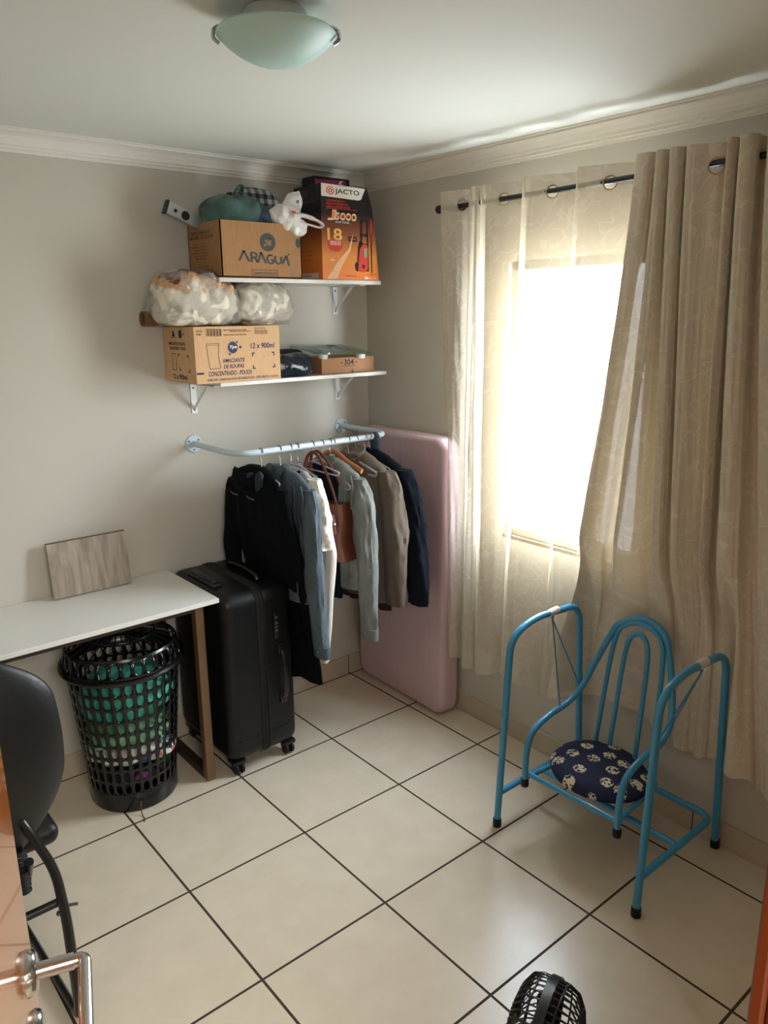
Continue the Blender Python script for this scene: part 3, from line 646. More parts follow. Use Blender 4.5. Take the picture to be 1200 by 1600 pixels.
# fabric softener carton
yx0, yx1, yy0, yy1, yz0, yz1 = -1.040, -.668, -.272, -.006, ZL+.001, ZL+.212
tY = carton('cardboard_box', 'pale carton printed 12 x 900ml on the lower shelf', yx0, yx1, yy0, yy1, yz0, yz1, M_card2)
tY.rotation_euler = (0, 0, 0)
d = Decal([(yx0, yy0, yz0), (yx1, yy0, yz0), (yx1, yy0, yz1), (yx0, yy0, yz1)])
def yf(x, y):
    u = (x-445)/(1090-445); yt = 488-(10)*u; yb = 905-45*u; return (u, (yb-y)/(yb-yt))
def tx(s_, xa, ya, xb, yb, mi=0): u0, v0 = yf(xa, yb); u1, v1 = yf(xb, yb); h = (yb-ya)/400; d.text(s_, u0, (v0+v1)/2, u1, (v0+v1)/2+h, mi, .06)
tx('12 x 900ml', 858, 600, 1043, 640, 0); tx('AMACIANTE', 640, 712, 805, 742, 0); tx('DE ROUPAS', 648, 755, 800, 784, 0); tx('CONCENTRADO - POUCH', 532, 802, 855, 836, 0)
tx('USAR ATE 2 ANOS DA DATA DE FABRICACAO - PESO BRUTO: 11,010 kg', 518, 846, 1068, 868, 0)
u, v = yf(722, 635); d.circ(u, v, 37/645, 42/400, 0)
for x, y, r in ((755, 596, 7), (779, 632, 10), (697, 682, 8)): u, v = yf(x, y); d.circ(u, v, r/645, r/400, 0, 12)
d.rect(*yf(450, 834), *yf(500, 816), 0)
def L_(x, y, sx, sy):
    u, v = yf(x, y); d.rect(min(u, u+sx*22/645), min(v, v+sy*8/400), max(u, u+sx*22/645), max(v, v+sy*8/400), 0); d.rect(min(u, u+sx*8/645), min(v, v+sy*28/400), max(u, u+sx*8/645), max(v, v+sy*28/400), 0)
L_(866, 672, 1, -1); L_(1043, 665, -1, -1); L_(868, 790, 1, 1); L_(1045, 778, -1, 1)
pts = [yf(528, 610), yf(620, 606), yf(612, 700), yf(626, 784), yf(546, 792), yf(536, 700)]
for a, b in zip(pts, pts[1:]+pts[:1]): d.line(a, b, .004, 0, 1.5)
d.line(yf(528, 622), yf(620, 618), .003, 0, 1.5)
for k in range(16):
    u, v = yf(530+k*7.4, 555); d.rect(u, v, u+(.003+.003*(k % 3)), v+52/400, 1)
for k in range(13):
    u, v = yf(893+k*8.2, 540); d.rect(u, v, u+(.003+.003*(k % 2)), v+32/400, 1)
tx('DATA', 463, 512, 508, 526, 1); tx('FAB.', 463, 536, 498, 550, 1); tx('MANTER EM LOCAL SECO E ARES', 660, 506, 830, 516, 1); tx('PROTEJA DO SOL E DA CHUVA', 705, 516, 865, 526, 1); tx('INDUSTRIA BRASILEIRA', 660, 540, 835, 549, 1); tx('RECICLAVEL', 895, 494, 980, 502, 1)
d.layer(); u0, v0 = yf(692, 650); u1, v1 = yf(750, 618); d.text('Ype', u0, v0, u1, v1, 2, .1)
d.build('front_print', [M_inkblue, M_inkbrown, M_inkwhite], tY)
d = Decal([(yx0, yy1, yz0), (yx0, yy0, yz0), (yx0, yy0, yz1), (yx0, yy1, yz1)])
d.text('12 x 900ml', .26, .06, .72, .15); d.text('AMACIANTE DE ROUPAS', .18, .67, .72, .73); d.text('CONCENTRADO - POUCH', .2, .59, .72, .645)
d.circ(.58, .87, .055, .075); d.circ(.36, .88, .03, .05); d.rect(.32, .82, .40, .86); d.rect(.25, .80, .45, .808); d.circ(.68, .87, .015, .02); d.circ(.63, .95, .015, .02)
d.frame(.27, .22, .40, .52, .012, .01)
for x, y, sx, sy in ((.46, .52, 1, -1), (.80, .50, -1, -1), (.49, .22, 1, 1), (.82, .2, -1, 1)):
    d.rect(min(x, x+sx*.06), min(y, y+sy*.015), max(x, x+sx*.06), max(y, y+sy*.015)); d.rect(min(x, x+sx*.02), min(y, y+sy*.06), max(x, x+sx*.02), max(y, y+sy*.06))
d.build('side_print', [M_inkblue], tY)

# 304 carton, glass bathroom scale on it
bx0, bx1, by0, by1, bz0, bz1 = -.418, -.128, -.205, -.012, ZL+.001, ZL+.068
t3 = carton('cardboard_box', 'low brown carton marked 304 under the glass scale', bx0, bx1, by0, by1, bz0, bz1, M_card3)
d = Decal([(bx0, by0, bz0), (bx1, by0, bz0), (bx1, by0, bz1), (bx0, by0, bz1)]); d.text('304', .42, .50, .60, .86); d.rect(.39, .42, .63, .45); d.circ(.37, .66, .012, .05); d.circ(.65, .66, .012, .05); d.text('2', .54, .02, .60, .2)
d.build('front_print', [M_inkblack], t3)
t = thing('bathroom_scale', 'square glass bathroom scale tilted on the 304 carton', 'scale', (-.31, -.12, bz1+.001))
SM = Matrix.Translation((-.312, -.118, bz1+.034)) @ Matrix.Rotation(math.radians(7), 4, 'X') @ Matrix.Rotation(math.radians(1.5), 4, 'Y')
m = MB(); rr = .05; pts = []
for cx, cy, a0 in ((.145-rr, .135-rr, 0), (-.145+rr, .135-rr, 90), (-.145+rr, -.135+rr, 180), (.145-rr, -.135+rr, 270)):
    for k in range(7): a = math.radians(a0+15*k); pts.append((cx+rr*math.cos(a), cy+rr*math.sin(a)))
m.loft([[SM @ Vector((x*(1 if z else .99), y*(1 if z else .99), -.004+z)) for x, y in pts] for z in (0, .004, .008)]); m.build('glass_plate', M_scaleglass, t)
for x, y in ((-.105, -.10), (.10, -.10), (-.105, .10), (.10, .10)):
    m = MB(); m.lathe([(.0001, -.0245+(.0035 if y > 0 else 0)), (.019, -.0245+(.0035 if y > 0 else 0)), (.021, -.020), (.021, -.005), (.0001, -.005)], (0, 0, 0), 24, xf=SM @ Matrix.Translation((x, y, 0))); m.build('foot', M_white, t, True)
m = MB(); m.box((.03, .05, .0045), (.085, .075, .0055), xf=SM); m.build('display', M_inkblack, t)
m = MB()
for x in (-.05, .05): m.lathe([(.0001, .0052), (.028, .0052), (.030, .0043)], (0, 0, 0), 24, xf=SM @ Matrix.Translation((x, -.03, 0)) @ Matrix.Scale(1.5, 4, (0, 1, 0)))
m.build('contact_pad', M_steel, t)
# dark plastic parcel between
m = MB(); blob(m, (-.555, -.165, ZL+.047), (.105, .085, .048), .7, .22, 9, 3, ZL+.002, 56, 30, sharp=True)
tag(m.build('plastic_parcel', M_navybag, None, True), 'dark navy plastic parcel wedged between pale carton and scale', 'parcel')
m = MB(); blob(m, (-.535, -.07, ZL+.06), (.10, .055, .052), .6, .12, 8, 9, ZL+.002, 40, 20)
tag(m.build('folded_cloth', M_dark, None, True), 'black folded cloth behind the navy parcel on lower shelf', 'cloth')

# wrapped foam bundles on the pale carton
def bundle(label, c, rad, seed, Mi, e=.72, rz=0):
    t = thing('wrapped_bundle', label, 'bundle', (c[0], c[1], yz1), 0, 'plastic wrapped bundles')
    xf = Matrix.Rotation(rz, 4, 'Z')
    m = MB(); blob(m, c, (rad[0]*.95, rad[1]*.95, rad[2]*.95), e, .16, 13, seed, yz1+.004, 96, 60, xf=xf, sharp=True); m.build('foam_roll', Mi, t, True)
    m = MB(); blob(m, c, rad, e, .20, 15, seed+.3, yz1+.0015, 130, 84, xf=xf, sharp=True); m.build('plastic_wrap', M_film, t, True)
    return t
bundle('larger rust-stained foam bundle in clear plastic on the pale carton', (-.975, -.155, yz1+.098), (.160, .12, .108), 1, M_foam, .62)
bundle('smaller white bundle in crinkled clear plastic beside stained foam', (-.690, -.150, yz1+.084), (.145, .110, .094), 5, M_foam2, .72, .1)
t = thing('cardboard_tube', 'brown cardboard tube poking out behind the stained foam bundle', 'tube', (-.95, -.035, yz1))
m = MB(); xc = Matrix.Translation((-1.135, -.045, yz1+.030)) @ Matrix.Rotation(math.radians(90), 4, 'Y')
m.lathe([(.028, 0), (.028, .30), (.0235, .30), (.0235, 0), (.028, 0)], (0, 0, 0), 32, xf=xc); m.build('tube_wall', M_tube, t, True)

# things heaped in the open carton
m = MB(); blob(m, (-.785, -.150, az1+.022), (.125, .105, .085), .75, .14, 8, 2, az1-.09, 64, 36, sharp=True)
t = thing('knotted_bag', 'green knotted plastic bag on top of the open carton', 'bag', (-.785, -.15, az1)); m.build('bag_body', M_green, t, True)
m = MB(); 
m.tube(smooth_path([(-.79, -.16, az1+.09), (-.775, -.165, az1+.115), (-.755, -.17, az1+.14), (-.742, -.17, az1+.135), (-.748, -.165, az1+.11), (-.775, -.16, az1+.095)], 6), [(.012, .004)]*31, 10); 
m.tube(smooth_path([(-.80, -.175, az1+.085), (-.785, -.2, az1+.088), (-.74, -.22, az1+.07), (-.70, -.22, az1+.05)], 6), [(.012, .004)]*19, 10)
m.build('knot', M_green, t, True)
m = MB(); blob(m, (-.655, -.165, az1+.006), (.085, .085, .065), .8, .16, 9, 8, az1-.08, 48, 26, sharp=True)
tag(m.build('plastic_bag', M_slate, None, True), 'slate blue plastic bag between the green and white bags', 'bag')
m = MB(); blob(m, (-.650, -.075, az1+.075), (.118, .055, .075), .6, .10, 9, 4, az1-.05, 56, 30, sharp=True)
tag(m.build('checked_cloth', M_plaid, None, True), 'grey checked cloth bundled behind the green bag', 'cloth')
t = thing('shopping_bag', 'white plastic shopping bag slumped over right front edge of carton', 'bag', (-.58, -.25, az1))
m = MB(); blob(m, (-.598, -.246, az1+.026), (.068, .05, .048), .9, .28, 13, 6, None, 56, 34, sharp=True)
blob(m, (-.565, -.272, az1-.012), (.045, .026, .038), .9, .30, 14, 16, None, 40, 24, sharp=True)
blob(m, (-.560, -.236, az1+.060), (.050, .030, .082), 1.5, .30, 14, 26, None, 48, 34, xf=Matrix.Rotation(.42, 4, 'Y'), sharp=True); m.build('bag_body', M_whitebag, t, True)
m = MB(); m.tube(smooth_path([(-.585, -.278, az1+.035), (-.54, -.292, az1+.034), (-.48, -.30, az1+.016), (-.462, -.30, az1+.002), (-.475, -.298, az1-.006), (-.53, -.29, az1+.004), (-.58, -.28, az1+.012)], 6), [(.020, .008)]*10+[(.015, .005)]*10+[(.010, .004)]*17, 10)
m.build('handle', M_whitebag, t, True)
d = Decal([(-.585, -.288, az1+.055), (-.545, -.288, az1+.055), (-.545, -.280, az1+.095), (-.585, -.280, az1+.095)]); d.text('g', .3, .2, .7, .9, 0); d.rect(-.4, -.35, .1, -.15, 1); d.build('bag_print', [M_inkgrey, M_inkred], t)
# spirit level
t = thing('spirit_level', 'grey metal spirit level sticking out of the carton at left', 'tool', (-.95, -.10, az1+.03))
LM = Matrix.Translation((-.905, -.10, az1+.003)) @ Matrix.Rotation(math.radians(21), 4, 'Y')
m = MB(); m.box((-.135, -.012, -.024), (.10, .012, .024), .002, 2, xf=LM); m.build('level_body', M_alu, t)
m = MB(); m.box((-.139, -.014, -.026), (-.130, .014, .026), .002, 2, xf=LM); m.build('end_cap', M_black, t)
m = MB()
for x, r in ((-.10, .0065), (-.058, .0165)): m.lathe([(.0001, .0135), (r, .0135), (r, .012)], (0, 0, 0), 24, xf=LM @ Matrix.Translation((x, 0, 0)) @ XR)
m.build('vial_hole', M_inkblack, t)

# ------------------------------------------------------------------ clothes rail
RZ, RY = 1.29, -.37
t = thing('clothes_rail', 'white wall mounted clothes rail bracket bent from tube', 'rail', (-.55, 0, RZ))
m = MB(); m.tube(fillet([(-.94, -.004, RZ), (-.94, RY, RZ), (-.172, RY, RZ), (-.172, -.004, RZ)], .11, 10), .0125, 20); m.build('rail_tube', M_rodwhite, t, True)
for x in (-.94, -.172):
    m = MB(); m.lathe([(.0001, .006), (.034, .006), (.037, .003), (.037, 0), (.0001, 0)], (x, -.0005, RZ), 36, xf=XR); f = m.build('flange', M_rodwhite, t, True)
    for a in (.6, 2.6, 4.7): m = MB(); m.lathe([(.0001, .0085), (.003, .008), (.004, .006)], (x+.025*math.cos(a), -.0005, RZ+.025*math.sin(a)), 10, xf=XR); m.build('screw', M_wallplug, f)

def local(xh, ang):     # garment frame: u along shoulders (towards camera = +), w = facing left, z down from rail
    ux = Vector((math.sin(ang), -math.cos(ang), 0)); wx = Vector((-math.cos(ang), -math.sin(ang), 0))
    return lambda u, w_, dz: Vector((xh, RY, RZ))+ux*u+wx*w_+Vector((0, 0, -dz))
def hanger(xh, ang, M_, label, half=.20, drop=.10, bar=True, thick=.0032, wood=False, hookM=None, group=None, skew=0.0):
    L = local(xh, ang); t = thing('clothes_hanger', label, 'hanger', (xh, RY, RZ-.08), 0, 'hangers on the clothes rail')
    m = MB(); pts = []
    for k in range(10): a = math.radians(-20+k*22); pts.append(L(.0148*math.cos(a), 0, -.0148*math.sin(a)-.0))
    pts = [L(.0150*math.cos(math.radians(a)), 0, -.0150*math.sin(math.radians(a))) for a in range(-10, 200, 20)]
    pts += [L(-.012, 0, .022), L(0, 0, .035), L(0, 0, .07)]
    m.tube(pts, .0018, 8); m.build('hook', hookM or M_steel, t, True)
    m = MB()
    if wood:
        m.tube(smooth_path([L(-half, 0, drop+.04+skew), L(-half*.5, 0, drop-.0), L(0, 0, drop-.035), L(half*.5, 0, drop), L(half, 0, drop+.04-skew)], 6), [(.007, .012)]*25, 10)
    else:
        m.tube(fillet([L(0, 0, .068), L(half, 0, drop+.03+skew), L(half-.01, 0, drop+.045+skew), L(-half+.01, 0, drop+.045-skew), L(-half, 0, drop+.03-skew), L(0, 0, .068)], .012, 4), thick, 8)
    m.build('hanger_bar', M_, t, True); return t

def body_rings(L, tab, seed, fold=.16, kf=5, seg=56, ztop=None):
    """tab: (dz, half width, half thickness, centre u, centre w)"""
    rings = []; n = 34; z0, z1 = tab[0][0], tab[-1][0]
    for i in range(n+1):
        s_ = i/n; dz = z0+(z1-z0)*(s_**1.35); hw, ht, cu, cw = interp(tab, dz); ring = []
        k_ = min(1, (dz-z0)/.25)
        for j in range(seg):
            th = 2*PI*j/seg; c, s = math.cos(th), math.sin(th)
            uu = hw*math.copysign(abs(c)**.8, c); ww = ht*math.copysign(abs(s)**.9, s)
            fo = k_*fold*ht*3.2*(math.sin(uu*kf*14+seed+dz*2)*.5+1.4*nz((uu*14+seed, dz*3.5, s*2), 1.0)+.5*nz((uu*30, dz*9+seed, s), 1.0))
            ww += fo*abs(s); uu *= 1+.04*nz((seed, dz*5, c), 1.0)
            dzz = dz + (k_ if i > n-6 else 0)*.012*nz((uu*12, seed, 0))
            ring.append(L(cu+uu, cw+ww, dzz))
        rings.append(ring)
    return rings
def sleeve_rings(L, pts, seed, seg=32, fold=.15):
    """pts: (u, w, dz, radius_u, radius_w)"""
    n = 44; P = []
    for i in range(n+1):
        f = i/n*(len(pts)-1); a = int(min(f, len(pts)-2)); t_ = f-a; A, B = pts[a], pts[a+1]
        a0 = pts[max(a-1, 0)]; b1 = pts[min(a+2, len(pts)-1)]
        v = [0.5*((2*A[k])+(B[k]-a0[k])*t_+(2*a0[k]-5*A[k]+4*B[k]-b1[k])*t_**2+(3*A[k]-a0[k]-3*B[k]+b1[k])*t_**3) for k in range(5)]
        ring = []
        for j in range(seg):
            th = 2*PI*j/seg; w_ = 1+fold*(1.4*nz((math.cos(th)*1.8+seed, math.sin(th)*1.8, i*.09), 1.0)+.9*nz((math.cos(th)*3.2+seed, math.sin(th)*3.2, i*.22+math.sin(th)*1.2), 1.0)+.35*nz((math.cos(th)*5+seed, math.sin(th)*5, i*.55), 1.0))
            ring.append(L(v[0]+v[3]*math.cos(th)*w_, v[1]+v[4]*math.sin(th)*w_, v[2]+.25*v[3]*math.cos(th)*(1 if v[0] < 0 else -1)*0))
        P.append(ring)
    return P
def garment(name, label, cat, xh, ang, M_, body, sleeves, seed, group=None, M_sleeve=None, fold=.16, extra=None):
    L = local(xh, ang); t = thing(name, label, cat, (xh, RY, RZ-.5), 0, 'denim jackets on the rail' if name == 'denim_jacket' else group)
    m = MB(); m.loft(body_rings(L, body, seed, fold)); m.build('torso', M_, t, True)
    for i, sl in enumerate(sleeves):
        m = MB(); m.loft(sleeve_rings(L, sl, seed+i)); m.build('sleeve', M_sleeve or M_, t, True)
    if extra: extra(L, t)
    return t
def std_sleeve(sgn, u0, dz0, u1, L_, r0=.06, r1=.042, w0=0, w1=0.0, thick=.6):
    return [(sgn*u0, w0, dz0, r0*.7, r0*.5), (sgn*(u0+(u1-u0)*.35), w0, dz0+L_*.14, r0, r0*thick), (sgn*(u0+(u1-u0)*.7), (w0+w1)/2, dz0+L_*.45, r0*.92, r0*thick), (sgn*u1, w1, dz0+L_*.75, (r0+r1)/2, r1*thick*1.2), (sgn*u1, w1, dz0+L_, r1, r1*thick)]

# black long hooded coat
def std2(sgn, u0, dz0, u1, L_, r0=.050, r1=.040, w1=0.0, thick=.62, lean=0.0):
    return [(sgn*u0, 0, dz0, r0*.75, r0*.5), (sgn*(u0+(u1-u0)*.5), 0, dz0+L_*.13, r0, r0*thick), (sgn*(u1), w1*.4, dz0+L_*.42, r0*.95, r0*thick*1.05), (sgn*(u1+lean*.5), w1*.8, dz0+L_*.72, (r0+r1)/2, r1*thick*1.25), (sgn*(u1+lean), w1, dz0+L_, r1, r1*thick)]
def coat_extra(L, t):
    m = MB(); rows = []
    for i in range(11):
        a = i/10; ring = []
        for j in range(24):
            th = 2*PI*j/24; ring.append(L(-.06+(.095-.02*a)*math.cos(th)+.010*nz((i*.7, j*.5, 0), 1), .030+.034*math.sin(th)*(.6+.8*math.sin(a*PI))+.008*nz((j*.6, i, 2), 1), .082+.078*a-.008*math.cos(th*2)*(1-a)))
        rows.append(ring)
    m.loft(rows); m.build('hood', M_blackcloth, t, True)
    for u in (-.115, .0):
        m = MB(); m.tube([L(u-.026, .060, .172), L(u, .064, .176), L(u+.026, .060, .178)], [(.002, .004)]*3, 8); m.build('toggle', M_trim, t, True)
M_trim = mat('dark_grey_trim', rgb(58, 62, 68), .5)
garment('hooded_coat', 'long black hooded coat, first garment at left on the rail', 'coat', -.838, .05, M_blackcloth,
        [(.060, .05, .02, -.04, .0), (.080, .11, .032, -.04, 0), (.115, .165, .040, -.045, 0), (.16, .18, .042, -.045, 0), (.30, .175, .040, -.045, -.01), (.52, .18, .030, -.035, -.045), (.62, .185, .026, -.03, -.095), (.95, .215, .030, -.0, -.100)],
        [std2(-1, .195, .13, .245, .60, .046, .036), std2(1, .135, .13, .150, .60, .036, .028, -.085)], 1.0, extra=coat_extra)
hanger(-.838, .05, M_clear, 'clear hanger holding the long black hooded coat', .12, .080)
m = MB(); Lc = local(-.775, .05); blob(m, Lc(.030, .098, .108), (.016, .026, .040), .9, .45, 22, 12, None, 44, 30, sharp=True); blob(m, Lc(-.018, .104, .112), (.016, .022, .034), .9, .45, 22, 22, None, 44, 30, sharp=True)
tag(m.build('scarf', mat('slate_knit', rgb(30, 37, 48), .95, nscale=30, nstr=.9), None, True), 'dark slate scarf bunched at the neck of the black coat', 'scarf')
# denim jackets
def cuff(L, t, M_, u, w, dz, r):
    m = MB(); m.loft([[L(u+r*1.05*math.cos(a*PI/12), w+r*.66*math.sin(a*PI/12), dz+q+.006*math.cos(a*PI/12)) for a in range(24)] for q in (-.045, -.02, .0, .004)]); m.build('cuff', M_, t, True)
    m = MB(); m.lathe([(.0001, .003), (.006, .002), (.007, 0)], tuple(L(u, w+r*.68, dz-.02)), 14, xf=Matrix.Rotation(-PI/2, 4, 'Y')); m.build('button', M_steel, t, True)
def jacket_extra(M_, cu, hemz, hw, seam_u, arm):
    def f(L, t):
        cuff(L, t, M_, *cu)
        m = MB(); m.loft([[L((hw+.005)*math.copysign(abs(math.cos(a*PI/24))**.8, math.cos(a*PI/24)), .044*math.sin(a*PI/24), hemz+q+.006*nz((a*.3, q*9, 1), 1)) for a in range(48)] for q in (-.05, -.04, .0, .004)]); m.build('waistband', M_, t, True)
        for s_ in (-1, 1):
            m = MB(); rows = []
            for i in range(9):
                a = i/8; c = (s_*(.042-.02*a), .018+.008*math.sin(a*PI), .068+.070*a)
                rows.append([L(c[0]+s_*.020*math.cos(q*PI/6)*(1-.5*a), c[1]+.010+.010*math.sin(q*PI/6), c[2]+.010*math.sin(q*PI/6)) for q in range(12)])
            m.loft(rows); m.build('collar', M_, t, True)
        m = MB()
        for q in range(2): m.tube([L(seam_u, .046, .12+q*.0), L(seam_u+.006, .050, .28), L(seam_u, .046, .58)] if q == 0 else [L(.03, .046, .255), L(.10, .050, .262), L(.16, .046, .255)], [(.0035, .002)]*3, 6)
        m.build('seam', M_, t, True)
        m = MB(); m.tube([L(u_, w_, d_) for u_, w_, d_ in arm], .0032, 6); m.build('shoulder_seam', M_, t, True)
        m = MB(); Q = [L(u_, .0545, d_) for u_, d_ in ((.055, .27), (.145, .27), (.145, .30), (.10, .318), (.055, .30))]; Q2 = [p+Vector((.006, 0, 0)) for p in Q]; m.loft([Q, Q2]); m.build('pocket_flap', M_, t)
        m = MB(); m.lathe([(.0001, .003), (.005, .002), (.006, 0)], tuple(L(.10, .055, .305)), 14, xf=Matrix.Rotation(-PI/2, 4, 'Y')); m.build('button', M_steel, t, True)
    return f
garment('denim_jacket', 'blue denim jacket partly hidden behind the long black coat', 'jacket', -.752, .04, M_denim,
        [(.065, .05, .02, 0, 0), (.090, .13, .026, 0, 0), (.125, .19, .028, 0, 0), (.3, .20, .028, 0, 0), (.60, .19, .028, 0, -.0)],
        [std2(-1, .19, .135, .21, .5), std2(1, .180, .135, .200, .675, .048, .036, 0, .66, .035)], 2.0, extra=jacket_extra(M_denim, (.235, 0, .807, .038), .60, .19, .15, [(.175, .03, .12), (.195, .036, .16), (.19, .036, .21), (.175, .03, .25)]))
hanger(-.752, .04, M_clear, 'clear hanger holding the blue denim jacket', .15, .085)
def tee_extra(L, t):
    m = MB(); m.tube(smooth_path([L(-.075, .02, .082), L(-.05, .03, .098), L(0, .034, .112), L(.045, .032, .104), L(.085, .018, .082)], 6), [(.003, .006)]*25, 8); m.build('neckband', M_blackcloth, t, True)
garment('white_shirt', 'white t-shirt with black neckband hanging beside the blue jacket', 'shirt', -.700, .02, M_greyshirt,
        [(.078, .08, .016, 0, 0), (.092, .11, .028, 0, 0), (.13, .18, .032, 0, 0), (.3, .195, .034, 0, 0), (.66, .195, .032, 0, 0)],
        [[(-.17, 0, .13, .05, .03), (-.20, 0, .2, .055, .034), (-.21, 0, .29, .058, .034)], [(.155, 0, .105, .03, .026), (.178, 0, .19, .044, .034), (.190, 0, .28, .048, .038), (.196, 0, .375, .054, .042)]], 3.0, M_sleeve=M_shirt, extra=tee_extra)
hanger(-.700, .02, M_steel, 'thin wire hanger holding the white t-shirt', .18, .06, thick=.0016)
garment('white_trousers', 'long white trousers hanging behind the blue denim jacket', 'trousers', -.668, .0, M_shirt,
        [(.30, .07, .02, .15, 0), (.4, .065, .024, .175, 0), (.7, .055, .026, .145, 0), (.895, .042, .022, .12, 0)], [], 4.2)
hanger(-.668, .0, M_clear, 'clear hanger close behind the wire hanger, holding white trousers', .17, .09)
# brown handbag
t = thing('handbag', 'brown leather handbag hanging by long straps among the clothes', 'bag', (-.59, -.46, .8)); L = local(-.600, .30)
m = MB(); rows = []
for i in range(13):
    a = i/12; hw = .062+.026*a; ht = .040+.022*a; dz = .225+.235*a
    sag = .006*math.sin(a*7)
    rows.append([L(.112+sag+hw*math.copysign(abs(math.cos(k*PI/24))**.5, math.cos(k*PI/24)), ht*math.copysign(abs(math.sin(k*PI/24))**.6, math.sin(k*PI/24)), dz) for k in range(48)])
m.loft(rows); m.build('bag_body', M_bagleather, t, True)
for w_, k_ in ((.030, 0), (-.028, 1)):
    m = MB(); m.tube(smooth_path([L(.150, w_, .25), L(.130, w_, .18), L(.090, w_*.8, .10), L(.050, w_*.5, .045), L(.02, w_*.4, .026), L(-.01, w_*.5, .05), L(-.02, w_*.8, .12), L(.02, w_, .19), L(.065, w_, .25)], 6), [(.0075, .0045)]*49, 10); m.build('strap', M_strap, t, True)
m = MB(); m.tube([L(.150, .064, .262), L(.157, .066, .30), L(.163, .068, .34)], [(.004, .008)]*3, 8); m.build('closing_tab', M_strap, t, True)
m = MB(); m.lathe([(.003, -.003), (.008, -.003), (.008, .003), (.003, .003), (.003, -.003)], tuple(L(.160, .072, .30)), 16, xf=Matrix.Rotation(PI/2, 4, 'Y')); m.build('buckle', M_chrome, t, True)
hanger(-.592, .0, M_clear, 'clear hanger with the brown handbag straps looped over it', .18, .06)
garment('dark_blouse', 'dark navy blouse half hidden between handbag and pale denim jacket', 'blouse', -.548, .0, M_navycloth,
        [(.09, .06, .018, 0, 0), (.13, .12, .026, -.02, 0), (.3, .13, .028, -.02, 0), (.655, .12, .028, -.01, 0)], [], 6.5)
garment('denim_jacket', 'pale grey washed denim jacket, its near sleeve hanging lowest at right', 'jacket', -.505, .03, M_denim2,
        [(.060, .05, .02, 0, 0), (.085, .12, .034, 0, 0), (.118, .185, .040, 0, 0), (.3, .195, .042, 0, 0), (.60, .19, .040, 0, 0)],
        [std2(-1, .19, .13, .21, .55), std2(1, .185, .125, .228, .675, .054, .040, 0, .66, .012)], 5.0, extra=jacket_extra(M_denim2, (.240, 0, .795, .042), .60, .19, .15, [(.175, .034, .11), (.195, .042, .15), (.19, .042, .20), (.175, .036, .25)]))
hanger(-.505, .03, M_clear, 'clear hanger holding the pale denim jacket', .17, .080)
hanger(-.488, .10, M_woodhanger, 'empty orange wooden hanger beside the pale denim jacket', .17, .075, wood=True, skew=.012)
hanger(-.545, .10, M_clear, 'empty clear plastic hanger lying against the dark blouse', .17, .10, thick=.0042, skew=.03)
hanger(-.41, .12, M_clear, 'empty clear plastic hanger in front of the taupe blazer', .17, .080, thick=.0055, skew=.012)
def blazer_extra(L, t):
    for s_ in (-1, 1):
        m = MB(); rows = []
        for k in range(13):
            q = k/12; wd = .012+.040*math.sin(min(1, q*1.25)*PI*.8)
            rows.append([L(s_*(.012+.045*(1-q)+wd*c_), .052+.006*s2, .055+.32*q) for c_, s2 in ((0, -1), (.5, -.5), (1, 0), (.5, .9), (0, .7))])
        m.loft(rows); m.build('lapel', M_blazer, t, True)
    m = MB(); m.loft([[L((.070-.012*abs(q-1.5)/1.5)*math.cos(a*PI/12), .015+.036*math.sin(a*PI/12), .045+.02*q+.014*math.sin(a*PI/12)) for a in range(24)] for q in (0, 1, 2, 3)]); m.build('collar', M_blazer, t, True)
    m = MB(); m.tube([L(.08, .052, .50), L(.12, .055, .503), L(.165, .05, .50)], [(.002, .006)]*3, 6); m.build('pocket_flap', M_blazer, t, True)
garment('blazer', 'taupe wool blazer hanging towards the right end of the rail', 'blazer', -.366, .06, M_blazer,
        [(.045, .05, .02, 0, 0), (.075, .12, .036, 0, 0), (.112, .185, .046, 0, 0), (.3, .195, .048, 0, 0), (.5, .20, .048, 0, 0), (.69, .215, .048, 0, 0)],
        [std2(-1, .19, .13, .215, .58, .052, .045), std2(1, .185, .115, .235, .575, .060, .050, 0, .66, .0)], 7.0, extra=blazer_extra)
hanger(-.366, .06, M_clear, 'clear hanger holding the taupe blazer', .17, .075)
garment('maroon_dress', 'dark maroon dress with only its hem showing below the blazer', 'dress', -.340, .03, M_maroon,
        [(.10, .06, .018, 0, 0), (.14, .15, .026, 0, 0), (.4, .16, .030, .0, 0), (.735, .180, .030, .0, 0)], [], 8.5)
garment('dark_jacket', 'dark navy jacket, last garment on the rail beside the mattress', 'jacket', -.292, .10, M_navycloth,
        [(.05, .05, .02, 0, 0), (.075, .12, .03, 0, 0), (.112, .19, .036, 0, 0), (.3, .20, .038, 0, 0), (.60, .205, .038, 0, 0)],
        [std2(-1, .19, .13, .205, .56, .05, .045), std2(1, .190, .12, .262, .575, .058, .055, 0, .60, .025)], 9.0)
hanger(-.292, .10, M_clear, 'clear hanger holding the last dark navy jacket', .17, .075)
hanger(-.318, .06, M_clear, 'clear hanger squeezed between the blazer and the navy jacket', .16, .09)
m = MB(); blob(m, (-.262, -.372, 1.258), (.016, .028, .045), .8, .2, 14, 31, None, 30, 20); tag(m.build('knit_cap', mat('slate_blue_knit', rgb(64, 76, 92), .95, nscale=80, nstr=.4), None, True), 'slate blue knitted cap hung over the rail end', 'cap')

